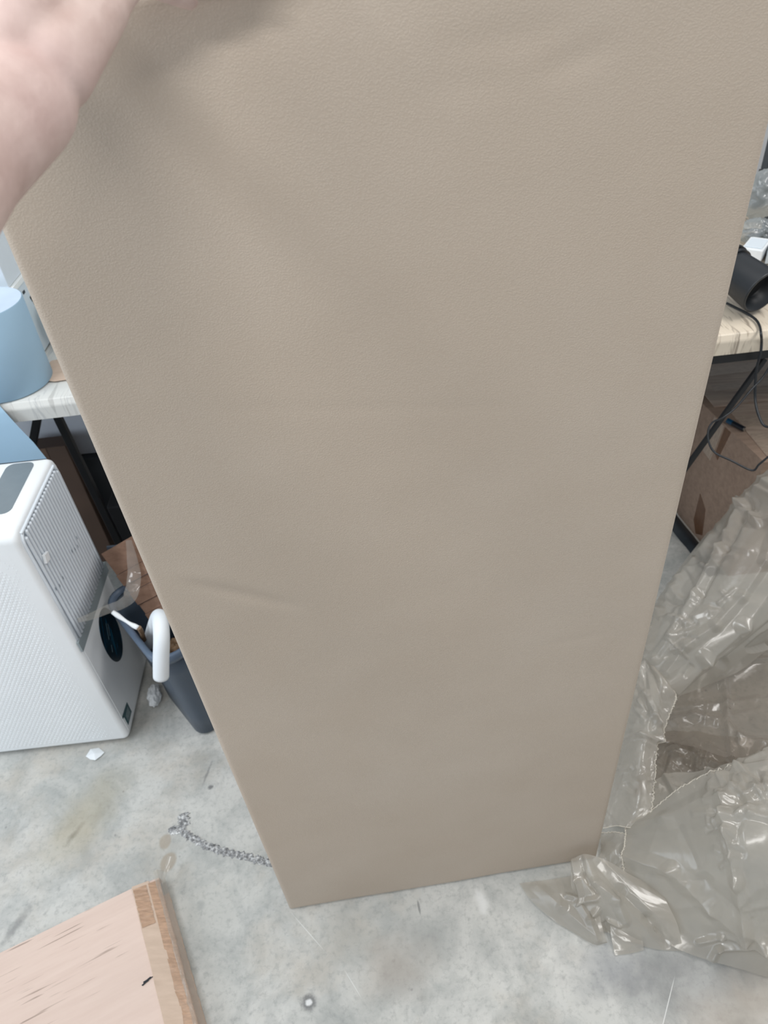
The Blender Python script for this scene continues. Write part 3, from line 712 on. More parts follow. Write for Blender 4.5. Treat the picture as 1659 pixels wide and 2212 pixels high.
def carton(name, label, x1, y0, z0, z1, depth=.3, width=.42, mat='boxwhite', rot=0.0, extra=None):
    M_ = rotz(rot, (x1, y0, 0))
    t = thing(name, label, 'box', (x1, y0, z0))
    obj('carton_body', box(x1 - width, y0, z0, x1, y0 + depth, z1 - .012, M_), mat, t, bevel=.002)
    obj('lid', box(x1 - width - .002, y0 - .003, z1 - .012, x1 + .003, y0 + depth + .002, z1, M_), 'boxlip', t, bevel=.001)
    return t
b1 = carton('white_carton', 'lower white carton with small blue print, behind the blue roll', -.768, 1.592, TZ + .003, .918)
q = aty(28, 655, 1.592)
obj('blue_mark', box(-.805, 1.5905, .868, -.783, 1.5919, .900), 'labelblue', b1)
for z, y in ((.885, 1.64), (.862, 1.665), (.855, 1.668), (.846, 1.672)): obj('side_print', box(-.7678, y, z, -.7665, y + .012, z + .006), 'ink', b1)
obj('corner_crease', box(-.7678, 1.601, .75, -.7668, 1.6028, .902), 'strip', b1)
b2 = carton('white_carton', 'upper white carton stacked on the other white carton', -.772, 1.598, .9185, 1.19, depth=.29)
obj('edge_line', box(-.80, 1.5965, .94, -.797, 1.5979, 1.15), 'strip', b2)
def bag(name, c, s, seed, mat, label, cat, fr=2.0, amp=.28, sub=5, tilt=0, top=.0):
    bm = bmesh.new(); bmesh.ops.create_icosphere(bm, subdivisions=sub, radius=1)
    for v in bm.verts:
        d = v.co.normalized(); k = 1 + amp * fold(d, fr, seed, 3); v.co = Vector((d.x * s[0] * (1 - top * max(0, d.z)), d.y * s[1] * (1 - top * max(0, d.z)), d.z * s[2])) * k
    if tilt: bmesh.ops.rotate(bm, matrix=Matrix.Rotation(tilt, 3, 'Y'), verts=bm.verts)
    mz = min(v.co.z for v in bm.verts)
    for v in bm.verts: v.co += Vector(c) + Vector((0, 0, -mz))
    return props(obj(name, bm, mat, smooth=True), label, cat)
bag('fabric_pouch', (-.700, 1.66, TZ + .003), (.044, .03, .062), 2.2, 'tealbag', 'crumpled teal pouch on the left table beside the white cartons', 'pouch', top=.4)
sheet_scrap('cardboard_scrap', [Vector((x, y, TZ + .0025)) for x, y in ((-.76, 1.49), (-.70, 1.465), (-.62, 1.47), (-.60, 1.55), (-.66, 1.585), (-.735, 1.57))], 'flat2', 'flat beige cardboard scrap on the left table beside the blue roll', 'cardboard', h=.002)

# ---------- below the left table
def crate(name, x0, y0, x1, y1, z0, z1, mat, label, cat='box', lid=True):
    t = thing(name, label, cat, ((x0 + x1) / 2, (y0 + y1) / 2, z0))
    rs = []
    cx, cy = (x0 + x1) / 2, (y0 + y1) / 2
    for s, z in ((.93, z0), (.99, z1 - .03), (1.0, z1 - .012)): rs.append([Vector((cx + a * s, cy + b * s, z)) for a, b in rrect(x1 - x0 - .012, y1 - y0 - .012, .02, 4)])
    obj('crate_body', rings(rs), mat, t)
    if lid: obj('lid', rings([[Vector((cx + a, cy + b, z)) for a, b in rrect(x1 - x0 - i, y1 - y0 - i, .022, 4)] for i, z in ((0, z1 - .014), (0, z1 - .003), (.006, z1))]), mat, t)
    return t
crate('dark_crate', -1.36, 1.75, -.70, 2.1, 0, .345, 'crate2', 'dark grey crate on the floor under the left table, at the back')
crate('storage_crate', -1.36, 1.76, -.705, 2.1, .347, .64, 'crate', 'light grey storage crate stacked on the dark crate under the left table')
t = thing('cardboard_box', 'small dark brown cardboard box under the left table behind the air cooler', 'box', (-.87, 1.7, 0))
obj('box_body', box(-.99, 1.685, .0, -.850, 1.74, .44), 'darkbrown', t, bevel=.002); obj('box_tape', box(-.93, 1.684, .20, -.905, 1.6849, .439), 'tape', t)
t = thing('black_case', 'black case on the floor under the left table beside the table leg', 'case', (-.6, 1.55, 0))
obj('case_body', box(-.74, 1.53, .0, -.42, 1.64, .33), 'dark', t, bevel=.006); obj('case_latch', box(-.56, 1.526, .26, -.52, 1.53, .29), 'black', t)


# ---------- big brown carton under the right table
def big_box():
    z1 = .392
    x0 = .893; t = thing('shipping_box', 'large brown taped cardboard box under the right table', 'box', (x0 + .3, 1.6, 0))
    yn, yf = 1.335, 1.98; x1 = 1.62
    bm = bmesh.new(); n = 24; m_ = 10
    # slightly bulging left side, flat top
    ys = [yn + (yf - yn) * i / n for i in range(n + 1)]
    def bx(y, z):
        s = (y - yn) / (yf - yn); return x0 + max(0, 1.6 - y) * .13 - .010 * math.sin(math.pi * s) * math.sin(math.pi * z / z1)
    L = [[bm.verts.new((bx(y, z1 * j / m_), y, z1 * j / m_)) for j in range(m_ + 1)] for y in ys]
    Rr = [[bm.verts.new((x1, y, z1 * j / m_)) for j in range(m_ + 1)] for y in ys]
    for i in range(n):
        for j in range(m_): bm.faces.new((L[i + 1][j], L[i][j], L[i][j + 1], L[i + 1][j + 1])); bm.faces.new((Rr[i][j], Rr[i + 1][j], Rr[i + 1][j + 1], Rr[i][j + 1]))
        bm.faces.new((L[i][0], L[i + 1][0], Rr[i + 1][0], Rr[i][0]))
        bm.faces.new((L[i + 1][m_], L[i][m_], Rr[i][m_], Rr[i + 1][m_]))
    for a in (0, n):
        for j in range(m_): bm.faces.new((L[a][j], Rr[a][j], Rr[a][j + 1], L[a][j + 1]))
    bmesh.ops.recalc_face_normals(bm, faces=bm.faces)
    for f in bm.faces: f.smooth = False
    obj('box_body', bm, 'box', t)
    # top flaps with a gap line between, and glossy tape lines
    obj('top_flap', box(x0 + .05, yn + .004, z1, x1 - .002, 1.585, z1 + .003), 'boxtop', t, bevel=.001)
    obj('top_flap', box(x0 + .02, 1.588, z1, x1 - .002, yf - .004, z1 + .003), 'boxtop', t, bevel=.001)
    for k, y in enumerate((1.36, 1.42, 1.48, 1.66, 1.74)):
        obj('clear_tape', box(x0 + .052, y, z1 + .0031, x1 - .01, y + .05 - .02 * (k % 2), z1 + .0036), 'tapec', t)
    def side_tape(pts, mat):
        P_ = [Vector((bx(y, z) - .0012, y, z)) for y, z in pts]; obj('side_tape', prism(P_, (.0009, 0, 0)), mat, t)
    side_tape([(1.50, z1 - .004), (1.475, z1 - .004), (1.49, .29), (1.505, .30)], 'tape')
    side_tape([(1.55, z1 - .004), (1.505, z1 - .004), (1.515, .27), (1.565, .28)], 'tapec')
    side_tape([(1.52, .15), (1.485, .12), (1.475, .03), (1.505, .01), (1.525, .05)], 'tape')
big_box()
def back_boxes():
    t = thing('cardboard_box', 'brown cardboard box deep under the right table, behind the large box', 'box', (1.3, 2.15, 0))
    obj('box_body', box(.95, 2.02, 0, 1.75, 2.4, .50), 'darkbrown', t, bevel=.003); obj('box_tape', box(1.3, 2.0185, .2, 1.35, 2.0199, .498), 'tapec', t)
back_boxes()
# black plastic under the box
vs, fs = [], []
for j in range(5):
    for i in range(30):
        s = i / 29; yy = 1.34 + .62 * s; p = Vector((.905 + max(0, 1.6 - yy) * .13, yy, 0)); o_ = (j / 4) * (.045 + .012 * noise.noise(Vector((s * 6, 0, 5))))
        vs.append(p + Vector((-o_ - .018, 0, .0015 + .010 * math.sin(math.pi * j / 4) + .002 * noise.noise(Vector((s * 20, j, 0))))))
for j in range(4):
    for i in range(29): q = j * 30 + i; fs.append((q, q + 1, q + 31, q + 30))
props(obj('plastic_sheet', (vs, fs), 'blackbag', smooth=True), 'rumpled black plastic sheet along the foot of the large brown box', 'plastic sheet')
def battery():
    a, b = atz(1577, 911, .4035), atz(1607, 927, .4035); a.z = b.z = .4035; d = (b - a).normalized(); L = .05; a = b - d * L; r = .0068
    t = thing('battery', 'small blue and black battery lying on the large brown box', 'battery', (a + b) / 2)
    obj('blue_sleeve', cyl(a, a + d * L * .32, r, seg=20), 'battb', t, smooth=False); obj('black_sleeve', cyl(a + d * L * .32, b, r, seg=20), 'battk', t)
    obj('contact', cyl(b, b + d * .002, r * .6, seg=16), 'metal', t)
battery()

# ---------- cables at the right table
TT = TZ + .0025
def cable(name, pts, r, label): return props(obj(name, tube(pts, r, 8, 8), 'blackp', smooth=True), label, 'cable')
c1 = [atz(1570, 655, TT + .004), atz(1590, 665, TT + .004), atz(1612, 676, TT + .004), atz(1632, 690, TT + .004), atz(1641, 705, TT + .004), atz(1644, 722, TT + .006), aty(1645, 738, 1.332), aty(1643, 762, 1.33), aty(1634, 800, 1.335), aty(1631, 850, 1.33), aty(1634, 880, 1.31), aty(1642, 905, 1.285), aty(1652, 920, 1.27), aty(1672, 924, 1.27)]
cable('equipment_cable', c1, .0028, 'black cable falling from the lamp over the front of the right table')
c2 = [aty(1668, 780, 1.36), aty(1650, 812, 1.345), aty(1620, 845, 1.32), aty(1590, 880, 1.30), aty(1562, 902, 1.285), aty(1540, 912, 1.27), aty(1530, 930, 1.25), aty(1531, 955, 1.22), aty(1545, 978, 1.19), aty(1580, 995, 1.165), aty(1624, 1016, 1.14), aty(1640, 1003, 1.135), aty(1665, 982, 1.13)]
cable('charger_cable', c2, .0022, 'thin black cable looping in front of the large brown box')

# ---------- equipment on the right table
def spot():
    c0 = Vector((.905, 1.470, TT + .062)); mouth = Vector((.93, 1.415, TT + .054))
    m0 = aty(1649, 632, 1.400); d = (Vector((.30, -.90, -.18))).normalized()
    back = m0 - d * .135
    t = thing('studio_spotlight', 'black cylindrical studio spotlight lying on the right table, open end forward', 'lamp', (m0 + back) / 2)
    r = .047; a = d.orthogonal().normalized(); b = d.cross(a)
    mk = lambda p, rr: [p + (a * math.cos(2 * math.pi * k / 48) + b * math.sin(2 * math.pi * k / 48)) * rr for k in range(48)]
    obj('barrel', rings([mk(back, r * .84), mk(back + d * .02, r * .86), mk(m0 - d * .004, r), mk(m0, r), mk(m0, r - .004), mk(m0 - d * .03, r * .78), mk(m0 - d * .05, r * .5)]), 'blackp', t, smooth=False)
    for p in t.children[0].data.polygons: p.use_smooth = len(p.vertices) == 4
    for k, rr in ((.0, .98), (.014, 1.02), (.028, .98)):
        q = back + d * (k + .004); obj('grip_ring', rings([mk(q, r * .85), mk(q, r * rr), mk(q + d * .008, r * rr), mk(q + d * .008, r * .85)], (False, False)), 'blackp', t)
    obj('lens', rings([mk(m0 - d * .034, r * .74), mk(m0 - d * .038, r * .4)]), 'dark', t)
spot()
def on_table():
    def bx_(name, px, py, w_, d_, h_, rot, mat, label, cat, z=TT + .001, tilt=0, parts=None):
        p = atz(px, py, z); M_ = Matrix.Translation((p.x, p.y, z)) @ Matrix.Rotation(rot, 4, 'Z') @ Matrix.Rotation(tilt, 4, 'X')
        t = thing(name, label, cat, p); obj('case', box(-w_ / 2, 0, 0, w_ / 2, d_, h_, M_), mat, t, bevel=min(w_, h_) * .08)
        if parts:
            for nm, q, mt in parts: obj(nm, box(*q, M_), mt, t, bevel=.001)
        return t
    bx_('white_adapter', 1618, 565, .05, .085, .03, -.7, 'paper', 'small white adapter box behind the black spotlight', 'adapter', parts=[('cover', (-.02, .01, .0302, .02, .07, .0325), 'boxwhite')])
    bx_('grey_adapter', 1676, 572, .05, .08, .03, -.5, 'brush', 'pale grey adapter box right of the white one, behind the spotlight', 'adapter', parts=[('cover', (-.02, .01, .0302, .02, .07, .0325), 'boxwhite')])
    p = atz(1632, 535, TT); bag('clear_bag', (p.x + .01, p.y + .03, TT + .001), (.045, .035, .025), 8.1, 'bagfilm', 'small crumpled clear bag beyond the white adapters on the right table', 'bag')
    bag('clear_bag', (1.115, 1.935, TT + .001), (.062, .045, .060), 1.4, 'bagfilm', 'larger bulging clear bag in front of the monitor on the right table', 'bag', amp=.2, fr=1.4)
    pts = [atz(x, y, TT + .006) for x, y in ((1612, 514), (1625, 508), (1650, 508), (1680, 512), (1700, 506))]
    cable('coiled_cable', pts, .0055, 'thick black cable lying between the two clear bags')
    pts = [atz(x, y, TT + .005) for x, y in ((1606, 500), (1625, 496), (1650, 498), (1690, 494))]
    cable('coiled_cable', pts, .004, 'thinner black cable beyond the thick one on the right table')
    bx_('black_charger', 1676, 518, .06, .03, .055, .2, 'blackp', 'flat black charger beyond the cables on the right table', 'charger', parts=[('label_plate', (-.02, .005, .0552, .02, .025, .056), 'dark')])
    bx_('power_strip', 1745, 530, .035, .11, .03, .9, 'blackp', 'short black power strip lying by the small clear bag', 'power strip', parts=[('socket_plate', (-.012, .01, .0302, .012, .10, .032), 'dark')])
    bx_('camera_mount', 1642, 447, .035, .03, .085, .3, 'blackp', 'small black mount with pale top beside the larger clear bag', 'mount', parts=[('top_plate', (-.012, .005, .0852, .012, .025, .089), 'brush')])
    t = thing('monitor', 'dark monitor on a stand at the back of the right table', 'monitor', (1.3, 2.0, TT))
    obj('screen', box(1.118, 1.985, .862, 1.62, 2.010, 1.16), 'crate2', t, bevel=.004); obj('bezel', box(1.116, 1.981, .845, 1.622, 2.012, .8615), 'black', t, bevel=.001)
    obj('stand', box(1.36, 1.99, TT + .012, 1.40, 2.005, .844), 'black', t); obj('stand_base', box(1.28, 1.92, TT + .001, 1.48, 2.05, TT + .0118), 'black', t, bevel=.002)
on_table()

# ================================================================ flat carton at the lower left
def flat_carton():
    z1 = .046
    A = atz(286, 1917, z1); Bp = atz(-60, 2085, z1); Cc = atz(352, 2194, z1); 
    dx = (A - Bp).normalized(); dy = (Cc - A).normalized()
    L1, L2 = .62, .46
    P0 = A; P1 = A - dx * L1; P2 = P1 + dy * L2; P3 = A + dy * L2
    out = Vector((-dy.y, dy.x, 0));  out = out if out.x > 0 else -out
    up = Vector((0, 0, 1)); f = lambda p, z: Vector((p.x, p.y, z))
    t = thing('flat_carton', 'flat pinkish-beige cardboard carton with taped end, lying at the lower left', 'box', f(P0, 0))
    # body: top grid with faint sag
    bm = bmesh.new(); n = 24; rows = []
    E0, E3 = P0 + out * .050, P3 + out * .047
    for j in range(n + 1):
        row = []
        for i in range(n + 1):
            p = P1.lerp(P0, i / n).lerp(P2.lerp(P3, i / n), j / n); p.z = z1 + .002 * noise.noise(p * 7) - .004 * (1 - min(1, (j / n) * 12)) ; row.append(bm.verts.new(p))
        e = E0.lerp(E3, j / n); e.z = z1 - .014 - .002 * noise.noise(e * 30); row.append(bm.verts.new(e))
        e2 = e.copy(); e2.z = .004; row.append(bm.verts.new(e2 - out * .008)); rows.append(row)
    for j in range(n):
        for i in range(n + 2): bm.faces.new((rows[j + 1][i], rows[j + 1][i + 1], rows[j][i + 1], rows[j][i]))
    # back wall
    bk = [bm.verts.new((v.co.x, v.co.y + .004, .004)) for v in rows[0][:-1]]
    for i in range(n + 1): bm.faces.new((rows[0][i], rows[0][i + 1], bk[i + 1], bk[i]))
    bm.faces.new((bk[-1], rows[0][-2], rows[0][-1]))
    lf = [bm.verts.new((r[0].co.x, r[0].co.y, .004)) for r in rows]
    for j in range(n): bm.faces.new((rows[j][0], rows[j + 1][0], lf[j + 1], lf[j]))
    obj('carton_shell', bm, 'flat', t)
    def on(s, o_, dz=.0):  # point on the sloping end strip, s along, o_ across 0..1
        a = P0.lerp(P3, s); p = a + out * (.050 * o_); p.z = z1 - .014 * max(0, o_) - .0 + dz; return p
    def strip(name, s0, s1, o0, o1, mat, dz, jag=0.0, n=30):
        vs, fs = [], []
        for k in range(n + 1):
            s = s0 + (s1 - s0) * k / n
            for q, oo in enumerate((o0, (o0 + o1) / 2, o1)): vs.append(on(s, oo + (jag * noise.noise(Vector((s * 90, q * 5, 2))) if q != 1 else 0), dz + .0012 + .0006 * noise.noise(Vector((s * 60, oo * 4, 0)))))
        for k in range(n):
            for q in (0, 1): a = k * 3 + q; fs.append((a, a + 1, a + 4, a + 3))
        return obj(name, (vs, fs), mat, t)
    strip('end_flap', 0.0, 1.0, 0.0, .62, 'flat2', .0016)
    strip('brown_tape', .012, 1.0, .58, 1.0, 'tapel', .0018, .07)
    strip('corner_tape', .015, .19, .02, .50, 'tapel', .0030, .05)
    strip('end_tape', .80, 1.0, .12, 1.04, 'tapel', .0034, .08)
    # crease lines and tear
    for s0, s1, o_ in ((.0, 1.0, 0.0), (.35, 1.0, .08)):
        pts = [on(s0 + (s1 - s0) * k / 14, o_ + .02 * noise.noise(Vector((k * .9, 3, 0))), .0016) for k in range(15)]
        obj('crease', tube(pts, .0011, 6, 2), 'flat2', t)
    c = atz(316, 2122, z1)
    tear = []
    for k in range(14):
        a = 2 * math.pi * k / 14; r = .008 * (.45 + 1.5 * abs(noise.noise(Vector((math.cos(a) * 3, math.sin(a) * 3, 9))))); tear.append(Vector((c.x + r * math.cos(a) * 1.3 + r * .3 * math.sin(a), c.y + r * .6 * math.sin(a) + r * .9 * math.cos(a) * .7, z1 + .0018)))
    o = obj('tear', prism(tear, (0, 0, .0004)), 'hole', t); o['label'] = 'small dark tear in the top'
    # clear film along the outer edge
    vs, fs = [], []
    for k in range(61):
        s = -.03 + 1.03 * k / 60
        for q in range(7):
            u = q / 6; p = on(s, .86 + .34 * u, 0); p.z = z1 - .009 + .004 * math.sin(u * 3.1) - .016 * u * u; p += Vector((.003 * noise.noise(Vector((s * 40, u * 3, 1))), 0, .004 * fold(Vector((s * 3, u, 0)), 6, 2))); vs.append(p)
    for k in range(60):
        for q in range(6): a = k * 7 + q; fs.append((a, a + 1, a + 8, a + 7))
    obj('clear_film', (vs, fs), 'clearfilm', t, smooth=True)
    a = on(.035, 1.05, .0); obj('film_tail', ribbon([a, a + Vector((.008, .02, .012)), a + Vector((.016, .045, .02))], (.004, .008, .012), (0, -.3, 1), crk=.001), 'clearfilm', t, smooth=True)
    # staples / print at the back edge
    # separate sheet lying under it
    p0, p1 = atz(366, 1930, 0), atz(446, 2212, 0); d = (p1 - p0).normalized(); nrm = Vector((d.y, -d.x, 0)); nrm = nrm if nrm.x < 0 else -nrm
    edge = [p0 + d * (.30 * k / 40) + nrm * (.0015 * noise.noise(Vector((k * .8, 0, 0)))) for k in range(41)]
    pl = edge + [edge[-1] + nrm * .3, edge[0] + nrm * .3]
    props(obj('cardboard_layer', prism(pl, (0, 0, .0035)), 'flat2'), 'thin cardboard sheet on the floor under the flat pinkish carton', 'cardboard')
flat_carton()

# ================================================================ plastic film heap
def crspline(a, b, c, d, t): return 0.5 * ((2 * b) + (c - a) * t + (2 * a - 5 * b + 4 * c - d) * t * t + (3 * b - a - 3 * c + d) * t ** 3)
def proj(p):
    c = R.transposed() @ (p - CAM); return (W / 2 + F * c.x / -c.z, H / 2 - F * c.y / -c.z)
def scatter(n, x0, y0, x1, y1, amp, wd, ln, ang, spread, seed):
    rr = random.Random(seed); out = []
    for _ in range(n):
        t = rr.random(); x = x0 + (x1 - x0) * t + rr.gauss(0, spread); y = y0 + (y1 - y0) * t + rr.gauss(0, spread); a = ang + rr.gauss(0, .7); l = ln * rr.uniform(.5, 1.4)
        out.append(((x - l * math.cos(a), y - l * math.sin(a)), (x + l * math.cos(a), y + l * math.sin(a)), amp * rr.choice((-1, 1)) * rr.uniform(.5, 1.2), wd * rr.uniform(.6, 1.4)))
    return out
def poly(pts, amp, wd): return [(a, b, amp, wd) for a, b in zip(pts, pts[1:])]
def crease_h(px, py, cs):
    h = 0
    for (ax, ay), (bx, by), amp, wd in cs:
        vx, vy = bx - ax, by - ay; wx, wy = px - ax, py - ay; L2 = vx * vx + vy * vy + 1e-6; k = (wx * vx + wy * vy) / L2
        if k < -.4 or k > 1.4: continue
        kk = 0 if k < 0 else 1 if k > 1 else k; dx, dy = wx - kk * vx, wy - kk * vy; d = math.sqrt(dx * dx + dy * dy)
        if d < wd: h += amp * (1 - d / wd) ** 1.25
    return h
def patch(ctrl, nu, nv, amp, fscale, seed, stretch=(1, 1), tear=(), cs=()):
    """ctrl: rows of (px, py, z); returns a finely folded sheet through those points"""
    G = [[(p if isinstance(p, Vector) else atz(*p)) for p in r] for r in ctrl]
    G = [[r[0] * 2 - r[1]] + r + [r[-1] * 2 - r[-2]] for r in G]
    G = [[a * 2 - b for a, b in zip(G[0], G[1])]] + G + [[a * 2 - b for a, b in zip(G[-1], G[-2])]]
    R_, C_ = len(ctrl) - 1, len(ctrl[0]) - 1
    pts = []
    for j in range(nv + 1):
        v = j / nv * R_; jj = min(int(v), R_ - 1); fv = v - jj; row = []
        for i in range(nu + 1):
            u = i / nu * C_; ii = min(int(u), C_ - 1); fu = u - ii
            q = [crspline(G[jj + k][ii], G[jj + k][ii + 1], G[jj + k][ii + 2], G[jj + k][ii + 3], fu) for k in range(4)]
            row.append(crspline(*q, fv))
        pts.append(row)
    out = []
    for j in range(nv + 1):
        for i in range(nu + 1):
            p = pts[j][i]; du = pts[j][min(i + 1, nu)] - pts[j][max(i - 1, 0)]; dv = pts[min(j + 1, nv)][i] - pts[max(j - 1, 0)][i]
            n = du.cross(dv); n = n.normalized() if n.length > 1e-9 else Vector((0, 0, 1))
            if n.z < 0: n = -n
            u, v = i / nu, j / nv
            h = fold(Vector((u * stretch[0], v * stretch[1], 0)), fscale, seed, 4)
            big = fold(Vector((u * stretch[0], v * stretch[1], 2)), fscale * .4, seed + 9, 2)
            q = p + n * amp * (h * .16 + big * .75)
            if cs: q += n * crease_h(*proj(p), cs)
            for side, jag in tear:
                e = {'l': i, 'r': nu - i, 't': j, 'b': nv - j}[side]
                if e < 2:
                    t_ = (du if side in 'lr' else dv).normalized(); q += t_ * jag * noise.noise(Vector((u * 90, v * 90, seed)))
            q.z = max(q.z, .0016 + .0012 * (h * .5 + .5)); out.append(q)
    fs = []
    for j in range(nv):
        for i in range(nu): a = j * (nu + 1) + i; fs.append((a, a + 1, a + nu + 2, a + nu + 1))
    return out, fs
def torn(pf, nu, nv, side, t, i0=0.0, i1=1.0):
    vs, _ = pf; rng = range(nv + 1) if side in 'lr' else range(nu + 1)
    idx = [(k * (nu + 1) + (0 if side == 'l' else nu)) if side in 'lr' else ((0 if side == 't' else nv) * (nu + 1) + k) for k in rng]
    idx = idx[int(len(idx) * i0):int(len(idx) * i1)]
    P_ = [vs[i] + Vector((0, 0, .0006)) for i in idx]
    o = obj('torn_edge', tube(P_, lambda s: .0008 + .0005 * noise.noise(Vector((s * 60, 1, 1))), 5, 1, smooth=False), 'edgefilm', t, smooth=True)
def film():
    t = thing('plastic_wrap_heap', 'large heap of crumpled translucent plastic film on the floor right of the panel', 'plastic film', atz(1450, 1900, 0))
    def tuck(px, py, z, d): return atz(px + 10, py + 7, z - d)
    # veil sweeping up to the right, gathered at the pinch
    A = [
        [tuck(1385, 1405, 0.145, 0.1), (1385, 1405, .145), (1396, 1432, .165), (1412, 1462, .165), (1438, 1488, .15), (1457, 1512, .11)],
        [tuck(1408, 1340, 0.165, 0.1), (1408, 1340, .165), (1440, 1375, .22), (1476, 1412, .215), (1510, 1442, .18), (1528, 1478, .11)],
        [tuck(1438, 1285, 0.185, 0.1), (1438, 1285, .185), (1480, 1325, .25), (1522, 1370, .25), (1562, 1405, .21), (1590, 1447, .12)],
        [tuck(1492, 1212, 0.215, 0.09), (1492, 1212, .215), (1535, 1262, .29), (1580, 1315, .29), (1625, 1362, .24), (1650, 1400, .13)],
        [tuck(1556, 1135, 0.25, 0.06), (1556, 1135, .27), (1600, 1185, .35), (1650, 1240, .34), (1700, 1300, .27), (1725, 1350, .14)],
        [tuck(1602, 1080, .33, .04), (1602, 1080, .33), (1655, 1130, .38), (1715, 1185, .38), (1770, 1245, .30), (1790, 1300, .15)],
        [tuck(1662, 1022, .40, .03), (1662, 1022, .40), (1730, 1068, .46), (1790, 1130, .41), (1850, 1190, .32), (1870, 1250, .16)],
        [tuck(1740, 960, .46, .02), (1740, 960, .46), (1800, 1010, .47), (1860, 1080, .36), (1910, 1140, .28), (1930, 1200, .1)]]
    obj('draped_fold', patch(A, 170, 260, .012, 1.6, 1.7, (3.0, 1.0), cs=poly([(1398, 1400), (1425, 1320), (1470, 1255), (1540, 1160)], .007, 14)
        + poly([(1412, 1425), (1450, 1375), (1505, 1290), (1560, 1190), (1605, 1090), (1665, 1040)], .011, 15) + poly([(1420, 1415), (1470, 1350), (1520, 1285), (1575, 1190), (1625, 1100)], -.008, 10)
        + poly([(1440, 1450), (1480, 1395), (1545, 1350), (1600, 1290), (1650, 1215), (1700, 1100)], .011, 17) + poly([(1455, 1490), (1520, 1420), (1600, 1350), (1680, 1240)], .014, 22) + poly([(1470, 1500), (1560, 1430), (1680, 1330)], -.010, 16)
        + poly([(1610, 1095), (1640, 1135), (1700, 1120)], .012, 16) + scatter(26, 1410, 1370, 1600, 1120, .005, 10, 16, -.2, 22, 3) + scatter(14, 1430, 1430, 1600, 1280, .004, 9, 18, -.9, 16, 5) + scatter(10, 1600, 1120, 1660, 1060, .006, 12, 20, .3, 20, 8)), 'film', t, smooth=True)
    # narrow torn strip along the panel edge
    B = [[(1372, 1402, .13), (1395, 1420, .16), (1422, 1450, .175), (1455, 1492, .155)],
         [(1366, 1450, .12), (1393, 1462, .15), (1425, 1478, .17), (1458, 1515, .15)],
         [(1355, 1510, .10), (1388, 1515, .14), (1418, 1520, .155), (1449, 1538, .14)],
         [(1345, 1565, .09), (1378, 1565, .125), (1405, 1568, .14), (1432, 1582, .12)],
         [(1335, 1625, .075), (1362, 1622, .10), (1388, 1625, .12), (1410, 1635, .105)],
         [(1322, 1690, .055), (1355, 1688, .075), (1384, 1690, .09), (1411, 1698, .085)],
         [(1312, 1745, .04), (1345, 1742, .055), (1376, 1745, .07), (1406, 1752, .07)],
         [(1303, 1790, .03), (1330, 1785, .04), (1356, 1788, .05), (1388, 1786, .055)]]
    pf = patch(B, 80, 190, .006, 2.0, 5.1, (1.6, 3.2), tear=(('r', .006),), cs=[((1398, 1424), q, .006 * (-1) ** k, 10) for k, q in enumerate(((1455, 1436), (1456, 1470), (1450, 1500), (1436, 1530), (1418, 1548), (1396, 1540), (1375, 1500)))]
        + poly([(1390, 1440), (1398, 1500), (1420, 1560), (1424, 1600)], .009, 12) + poly([(1345, 1600), (1390, 1588), (1425, 1600)], .007, 10) + poly([(1412, 1600), (1408, 1660), (1414, 1700)], .006, 8) + scatter(16, 1380, 1500, 1425, 1620, .004, 8, 12, 1.0, 12, 14) + scatter(5, 1350, 1640, 1390, 1700, .004, 10, 14, .2, 12, 15)); obj('torn_strip', pf, 'film', t, smooth=True); torn(pf, 80, 190, 'r', t); torn(pf, 80, 190, 'b', t)
    # hollow inner sheet, its shade painted by a darker film tint
    C = [[(1425, 1490, .07), (1500, 1455, .10), (1580, 1415, .11), (1670, 1375, .11), (1780, 1330, .1)],
         [(1420, 1540, .055), (1500, 1515, .09), (1590, 1480, .09), (1680, 1450, .1), (1790, 1420, .1)],
         [(1418, 1580, .05), (1500, 1570, .08), (1590, 1560, .10), (1680, 1530, .12), (1790, 1500, .12)],
         [(1414, 1598, .045), (1500, 1615, .085), (1590, 1640, .12), (1680, 1615, .14), (1790, 1590, .14)]]
    obj('inner_sheet', patch(C, 140, 110, .008, 1.2, 11.3, (2.2, 1.2), cs=poly([(1560, 1440), (1572, 1540), (1582, 1640)], .009, 14) + poly([(1565, 1565), (1600, 1600), (1660, 1612)], .012, 16)
        + poly([(1440, 1560), (1500, 1545), (1545, 1556)], .008, 18) + poly([(1450, 1530), (1570, 1520), (1680, 1512)], .005, 14) + poly([(1590, 1450), (1620, 1428), (1680, 1425)], .008, 9) + scatter(8, 1440, 1590, 1660, 1500, .005, 14, 30, .4, 30, 21)), 'film1', t, smooth=True)
    Dp = [[(1395, 1590, .015), (1470, 1580, .02), (1560, 1590, .03), (1660, 1600, .03)],
          [(1390, 1640, .012), (1470, 1640, .02), (1560, 1650, .02), (1660, 1650, .02)],
          [(1370, 1720, .008), (1460, 1710, .012), (1560, 1710, .015), (1660, 1700, .015)]]
    obj('crumpled_layer', patch(Dp, 130, 90, .008, 2.2, 21.3, (2.2, 1.2), cs=scatter(40, 1400, 1640, 1640, 1650, .008, 10, 22, .9, 22, 31)), 'film1', t, smooth=True)  # same darkened film, painting the shade deep in the heap
